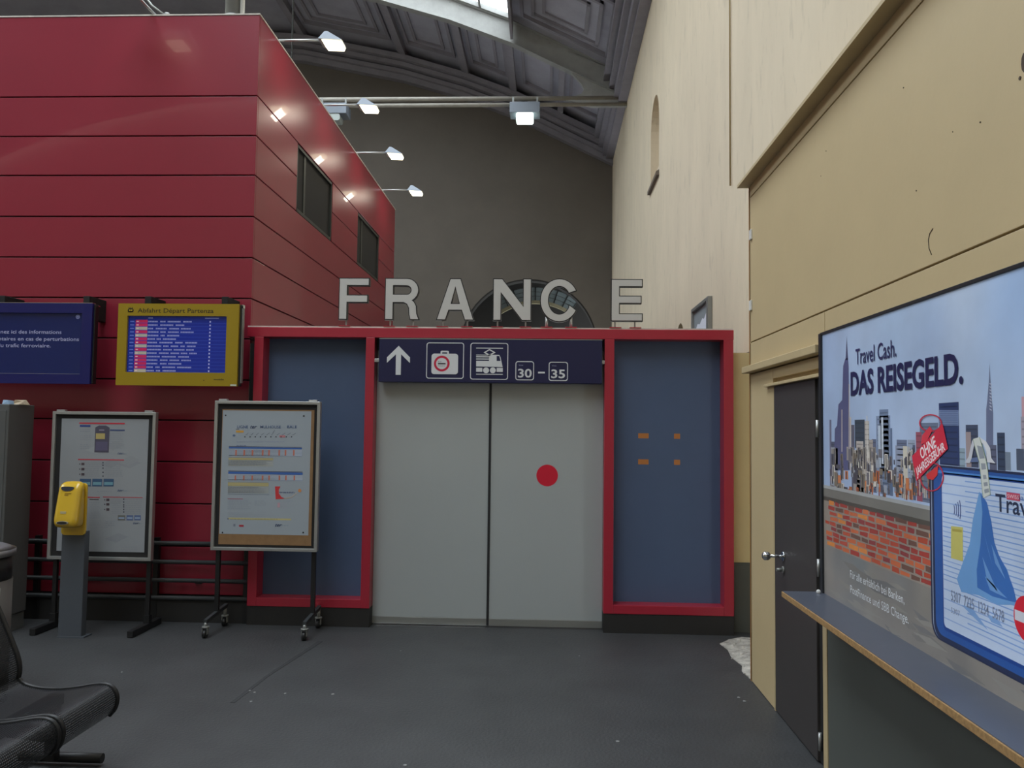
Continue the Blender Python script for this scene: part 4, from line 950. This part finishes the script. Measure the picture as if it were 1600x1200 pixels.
for p_ in ((184, 708), (184, 766), (208, 817)): q = PA(*p_); A.text('ter', q[0], q[1]-.01, .02, '2e4470', 3, width=.05, shear=.4); scribble(p_[0]+9, p_[0]+14, p_[1]+1, 1, '8090a0')
A.build('poster_sheet', PRINT, s1)

s2, ys = stand(-2.765, -1.877, .672, 1.905, 6.70, 'timetable poster stand on castors beside the portal', True)
PA = lambda px, py: (lambda q: (q.x, q.z))(at(px, py, 'y', ys))
box('cork_board', CORK, s2, -2.705, -1.930, ys-.003, ys+.0025, .72, 1.835)
A = Art('y', ys-.0035, .0006); A.rect(-2.700, -1.955, .805, 1.825, '9da6ae', 0)
a = PA(350, 646); b2 = PA(482.5, 834)
for px, py in ((353, 649), (475, 650), (348, 832), (474, 832)): A.disc(*PA(px, py), .007, '1c1c1c', 3, n=10)
def T(body, px0, px1, py, hpx, c, bold=0, shear=0): q = PA(px0, py); r = PA(px1, py); A.text(body, q[0], q[1], hpx/190., c, 3, width=r[0]-q[0], bold=bold, shear=shear)
T('LIGNE', 371, 388, 669, 4.4, '35507e', .006); T('ter', 391.5, 401.5, 669.5, 6, '22335e', .015, .3); T('MULHOUSE', 407, 439, 669, 4.2, '35507e', .006); T('–', 441, 446, 669.5, 4, '9098a6'); T('BALE', 449, 464, 669, 4.2, '35507e', .006)
AR(369, 381, 672.5, 676, 'cf9c48'); A.disc(*PA(366, 680.5), .012, '5a6c88', 2, rz=.009); AR(369, 374, 670, 671, '666e7a'); scribble(372, 379, 674.3, 1, '6e4c28')
AR(382, 456, 682.2, 683.1, '3a3e48')
for k in range(10): q = PA(383+k*8.1, 682.6); A.disc(q[0], q[1], .005, '2a2c34', 3, n=8); A.line([PA(384+k*8.1, 680), PA(388+k*8.3, 676.5 if k != 5 else 672)], .003, '6a707c', 2)
AR(437, 446, 680, 683.5, 'bd7f86', 3); scribble(370, 458, 690.3, 1, '8f95b0'); scribble(370, 385, 696.4, 1, '50608c')
def table(px0, px1, py0, hdr, body, red=True):
    AR(px0, px1, py0, py0+hdr, '3f66ac' if red else 'b3a878'); AR(px0, px1, py0+hdr, py0+body, '9aa5b8' if red else 'a4a7a2', 1.5)
    for k in range(int((body-hdr)/2)): AR(px0, px1, py0+hdr+k*2+.2, py0+hdr+k*2+.7, 'b4bdca', 2.2); scribble(px0, px1, py0+hdr+k*2+1.3, 1, '8089a0')
    if red:
        for k in range(8): x = px0+10+k*(px1-px0-16)/7.6+(3 if k in (3, 5) else 0); AR(x, x+2.2, py0+hdr+1, py0+body-1.5, 'c47460', 3)
    AR(px0, px1, py0-.5, py0+.2, '4a506a', 3)
table(358, 472, 698.3, 3.8, 15); table(357.5, 427, 715, 4.2, 14, False); table(357, 473, 736.8, 5.2, 15); table(356.5, 420, 753.5, 6.5, 17, False); AR(356, 421, 772, 772.7, '3c4660')
AR(356, 380, 778.8, 780, 'a05468'); scribble(356, 392, 783, 5, '8f97a4'); scribble(398, 418, 783, 3, '8f97a4'); scribble(356, 416, 801, 3, '9aa0ac')
A.poly([PA(430, 760), PA(438.5, 760), PA(436, 765), PA(436, 771), PA(440, 776.5), PA(446, 779), PA(431, 780)], 'c8383c', 2); scribble(437, 461, 769, 2, '5a6486', 1); A.disc(*PA(468.5, 766.5), .014, 'd08a50', 2); A.line([PA(443, 779), PA(456, 777), PA(464, 770)], .004, 'cdb79a', 2)
scribble(438, 462, 783, 1, '98a0ae'); AR(434, 437.5, 785.5, 793, 'c09aa4'); scribble(438, 452, 787, 3, 'a4a4b4')
AR(357, 455, 808.6, 813, 'bdb483', 1.2); scribble(360, 452, 811, 1, '9a9468'); A.disc(*PA(356.5, 810.5), .007, '787a8a', 2)
AR(365, 368, 818.5, 822.5, '7a8290'); AR(374, 381, 820, 823, 'a83040', 3); T('ter', 430, 441, 822.5, 5, '2a3c62', .02, .4); scribble(441, 451, 821, 1, '8694a4')
A.build('timetable_sheet', PRINT, s2)

# ------------------------------------------------------------------ hand gel dispenser on its column
dp = thing('hand_gel_dispenser', 'yellow hand gel dispenser on a grey square column', 'dispenser', (-3.77, 6.45, 0))
box('column', COLG, dp, -3.872, -3.682, 6.45, 6.52, 0, .84, .004)
box('base_flange', COLG, dp, -3.875, -3.655, 6.44, 6.56, 0, .012)
MB().plate([rrect(-3.868, -3.672, .812, 1.225, .03)], 'y', 6.43, 6.45).build('mounting_plate', DYEL, dp, .004)
rings = []
for i in range(13):
    t = i/12; z = .878+.375*t; d = .155-.075*t**1.2; w_ = .098-.006*t
    if i == 0: d *= .72; w_ *= .80; z += .0
    if i == 1: d *= .95; w_ *= .95; z -= .012
    if i == 11: d *= .9; w_ *= .93; z -= .004
    if i == 12: d *= .55; w_ *= .70; z -= .010
    r = min(w_, d)*.45; cx_ = -3.768; y1_ = 6.435; y0_ = y1_-d
    rings.append([Vector((cx_+a-0, b2, z)) for a, b2 in [(q[0], q[1]) for q in rrect(-w_, w_, y0_, y1_, r, 5)]])
cover = MB().ringed(rings).build('cover', DYEL, dp)
sm_ = cover.modifiers.new('s', 'SUBSURF'); sm_.levels = 1; sm_.render_levels = 1
yf = lambda z: 6.435-(.155-.075*((z-.878)/.375)**1.2)
def onface(pts, off=.0): return [(x, yf(z)-off, z) for x, z in pts]
top_win = [(-3.775+.052*math.cos(a), 1.195+(.028 if math.sin(a) < 0 else .008)*math.sin(a)) for a in [2*PI*i/24 for i in range(24)]]
m_ = MB(); f0 = onface(top_win, .004); f1 = onface(top_win, -.02); n = len(f0); m_.add(f0+f1, [tuple(range(n))]+[(i, (i+1) % n, n+(i+1) % n, n+i) for i in range(n)]); m_.build('level_window', SMOKE, dp)
bot = [(-3.775+.048*math.cos(a), .925+.013*math.sin(a)) for a in [2*PI*i/24 for i in range(24)]]
for sc2, mm, nm, of in ((1.0, ALU, 'nozzle_ring', .004), (.84, BLACK, 'nozzle_opening', .006)):
    q = [(-3.775+(x+3.775)*sc2, .925+(z-.925)*sc2) for x, z in bot]; m_ = MB(); f0 = onface(q, of); f1 = onface(q, -.02); m_.add(f0+f1, [tuple(range(n))]+[(i, (i+1) % n, n+(i+1) % n, n+i) for i in range(n)]); m_.build(nm, mm, dp)
for z, w_ in ((1.150, .052), (1.138, .03)): MB().box(-3.79, -3.79+w_, yf(z)-.004, yf(z)+.004, z-.0015, z+.0015).build('small_print', mat('print_brown', '8a6a18', .6), dp)
MB().box(-3.80, -3.755, yf(1.0)-.0035, yf(1.0)+.002, .994, 1.012).build('faded_logo', mat('faded_grey', 'c2b488', .6), dp)

# ------------------------------------------------------------------ cabinet at the left edge
cb = thing('ticket_cabinet', 'tall dark grey cabinet at the left picture edge', 'cabinet', (-4.8, 6.55, 0))
box('body', CABG, cb, -5.3, -4.34, 6.43, 6.76, .14, 1.850, .006)
box('plinth', CABG, cb, -5.29, -4.348, 6.44, 6.75, 0, .134, .003)
MB().box(-5.28, -4.36, 6.425, 6.43, .2, 1.80).build('front_door', CABG, cb, .002)
cr = thing('crumpled_carton', 'crumpled blue and orange paper carton on the grey cabinet', 'litter', (-4.36, 6.5, 1.85))
MB().hexa([(-4.42, 6.46, 1.851), (-4.36, 6.46, 1.851), (-4.36, 6.52, 1.851), (-4.42, 6.52, 1.851), (-4.415, 6.465, 1.886), (-4.37, 6.46, 1.884), (-4.365, 6.52, 1.88), (-4.42, 6.515, 1.885)]).build('carton', mat('pale_blue_card', '9db8d4', .6), cr)
MB().add([(-4.40, 6.54, 1.851), (-4.33, 6.54, 1.851), (-4.33, 6.68, 1.851), (-4.40, 6.68, 1.851), (-4.38, 6.56, 1.889), (-4.35, 6.60, 1.880), (-4.35, 6.66, 1.892), (-4.385, 6.65, 1.87)], [(0, 3, 2, 1), (4, 5, 6, 7), (0, 1, 5, 4), (1, 2, 6, 5), (2, 3, 7, 6), (3, 0, 4, 7)]).build('crumpled_paper', mat('beige_paper', 'b5a48c', .8, var=.3, vscale=30), cr)

# ------------------------------------------------------------------ litter bin
bn = thing('litter_bin', 'round litter bin behind the bench at the left picture edge', 'bin', (-3.50, 4.9, 0))
cx_, cy_, r_ = -3.515, 4.9, .235
MB().cyl((cx_, cy_, 0), (cx_, cy_, .74), r_, 36).build('body', BINM, bn)
MB().cyl((cx_, cy_, .741), (cx_, cy_, .885), r_-.006, 36).build('opening_band', BLACK, bn)
MB().cyl((cx_, cy_, .886), (cx_, cy_, .925), r_+.012, 36).cyl((cx_, cy_, .925), (cx_, cy_, .95), r_+.012, 36, r_-.05).build('lid', mat('bin_lid', '8b898c', .35, metal=.6), bn)
# sticker: a curved patch facing the viewer
def curved(r, a0, a1, z0, z1, nm, m_mat):
    m_ = MB(); n = 6; vs = []
    for i in range(n+1):
        a = a0+(a1-a0)*i/n
        for z in (z0, z1): vs.append((cx_+r*math.cos(a), cy_+r*math.sin(a), z))
    m_.add(vs, [(2*i, 2*i+2, 2*i+3, 2*i+1) for i in range(n)]); return m_.build(nm, m_mat, bn)
curved(r_+.001, -.42, -.16-.02, .575, .705, 'sticker', WHITE); curved(r_+.002, -.38, -.24, .63, .69, 'pictogram', mat('pictogram_red', '5a2830', .6)); curved(r_+.002, -.38, -.26, .588, .60, 'pictogram', mat('pictogram_green', '5f8a70', .6))

# ------------------------------------------------------------------ bench of perforated steel seats
bc_ = thing('metal_bench', 'black perforated steel bench with joined seats at lower left', 'bench', (-2.4, 3.3, 0))
seat_prof = [(-2.625, .425), (-2.60, .395), (-2.52, .378), (-2.42, .376), (-2.32, .388), (-2.24, .405), (-2.185, .410), (-2.145, .397), (-2.122, .365), (-2.118, .325), (-2.130, .285), (-2.16, .255)]
back_prof = [(-2.632, .415), (-2.622, .47), (-2.635, .53), (-2.668, .60), (-2.705, .68), (-2.745, .76), (-2.785, .84), (-2.82, .89), (-2.86, .90)]
def sheet(prof_, y0, y1, name, t=.004):
    me = bpy.data.meshes.new(name); off = worldloc(bc_); vs = []; fs = []; uv_ = []; s = [0]
    # smooth the profile by midpoint refinement
    pr_ = [Vector((a, b2)) for a, b2 in prof_]
    for _ in range(2):
        nw = [pr_[0]]
        for p, q in zip(pr_, pr_[1:]): nw += [p*.75+q*.25, p*.25+q*.75]
        pr_ = nw+[pr_[-1]]
    for p, q in zip(pr_, pr_[1:]): s.append(s[-1]+(q-p).length)
    for p in pr_:
        vs += [Vector((p.x, y0, p.y))-off, Vector((p.x, y1, p.y))-off]
    for i in range(len(pr_)-1): fs.append((2*i, 2*i+1, 2*i+3, 2*i+2))
    me.from_pydata(vs, [], fs); ul = me.uv_layers.new(name='UVMap')
    for poly in me.polygons:
        poly.use_smooth = True
        for li in poly.loop_indices:
            vi = me.loops[li].vertex_index; ul.data[li].uv = (s[vi//2], (y1-y0)*(vi % 2))
    me.materials.append(PERF); o = bpy.data.objects.new(name, me); COL.objects.link(o); o.parent = bc_
    return o, pr_
for k in range(4):
    y1 = 4.06-k*.49; y0 = y1-.455
    so, pr_ = sheet(seat_prof, y0, y1, 'seat')
    for y in (y0, y1): MB().tube([(p.x, y, p.y) for p in pr_[::2]], .011, 8).build('edge_tube', BLACK, so)
    bo, pr_ = sheet(back_prof, y0, y1, 'backrest')
    for y in (y0, y1): MB().tube([(p.x, y, p.y) for p in pr_[::2]], .013, 8).build('edge_tube', BLACK, bo)
box('beam', BLACK, bc_, -2.46, -2.40, 2.1, 4.08, .30, .355, .004)
for y in (4.04, 2.35):
    box('leg', BLACK, bc_, -2.455, -2.405, y-.025, y+.025, .04, .31); MB().cyl((-2.62, y+.05, .035), (-2.20, y+.05, .035), .024, 12).build('foot_bar', BLACK, bc_)
for k in range(4):
    y = 4.06-k*.49-.46; MB().hexa([(-2.5, y-.012, .33), (-2.2, y-.012, .30), (-2.2, y+.012, .30), (-2.5, y+.012, .33), (-2.62, y-.012, .385), (-2.16, y-.012, .365), (-2.16, y+.012, .365), (-2.62, y+.012, .385)]).build('seat_bracket', BLACK, bc_)
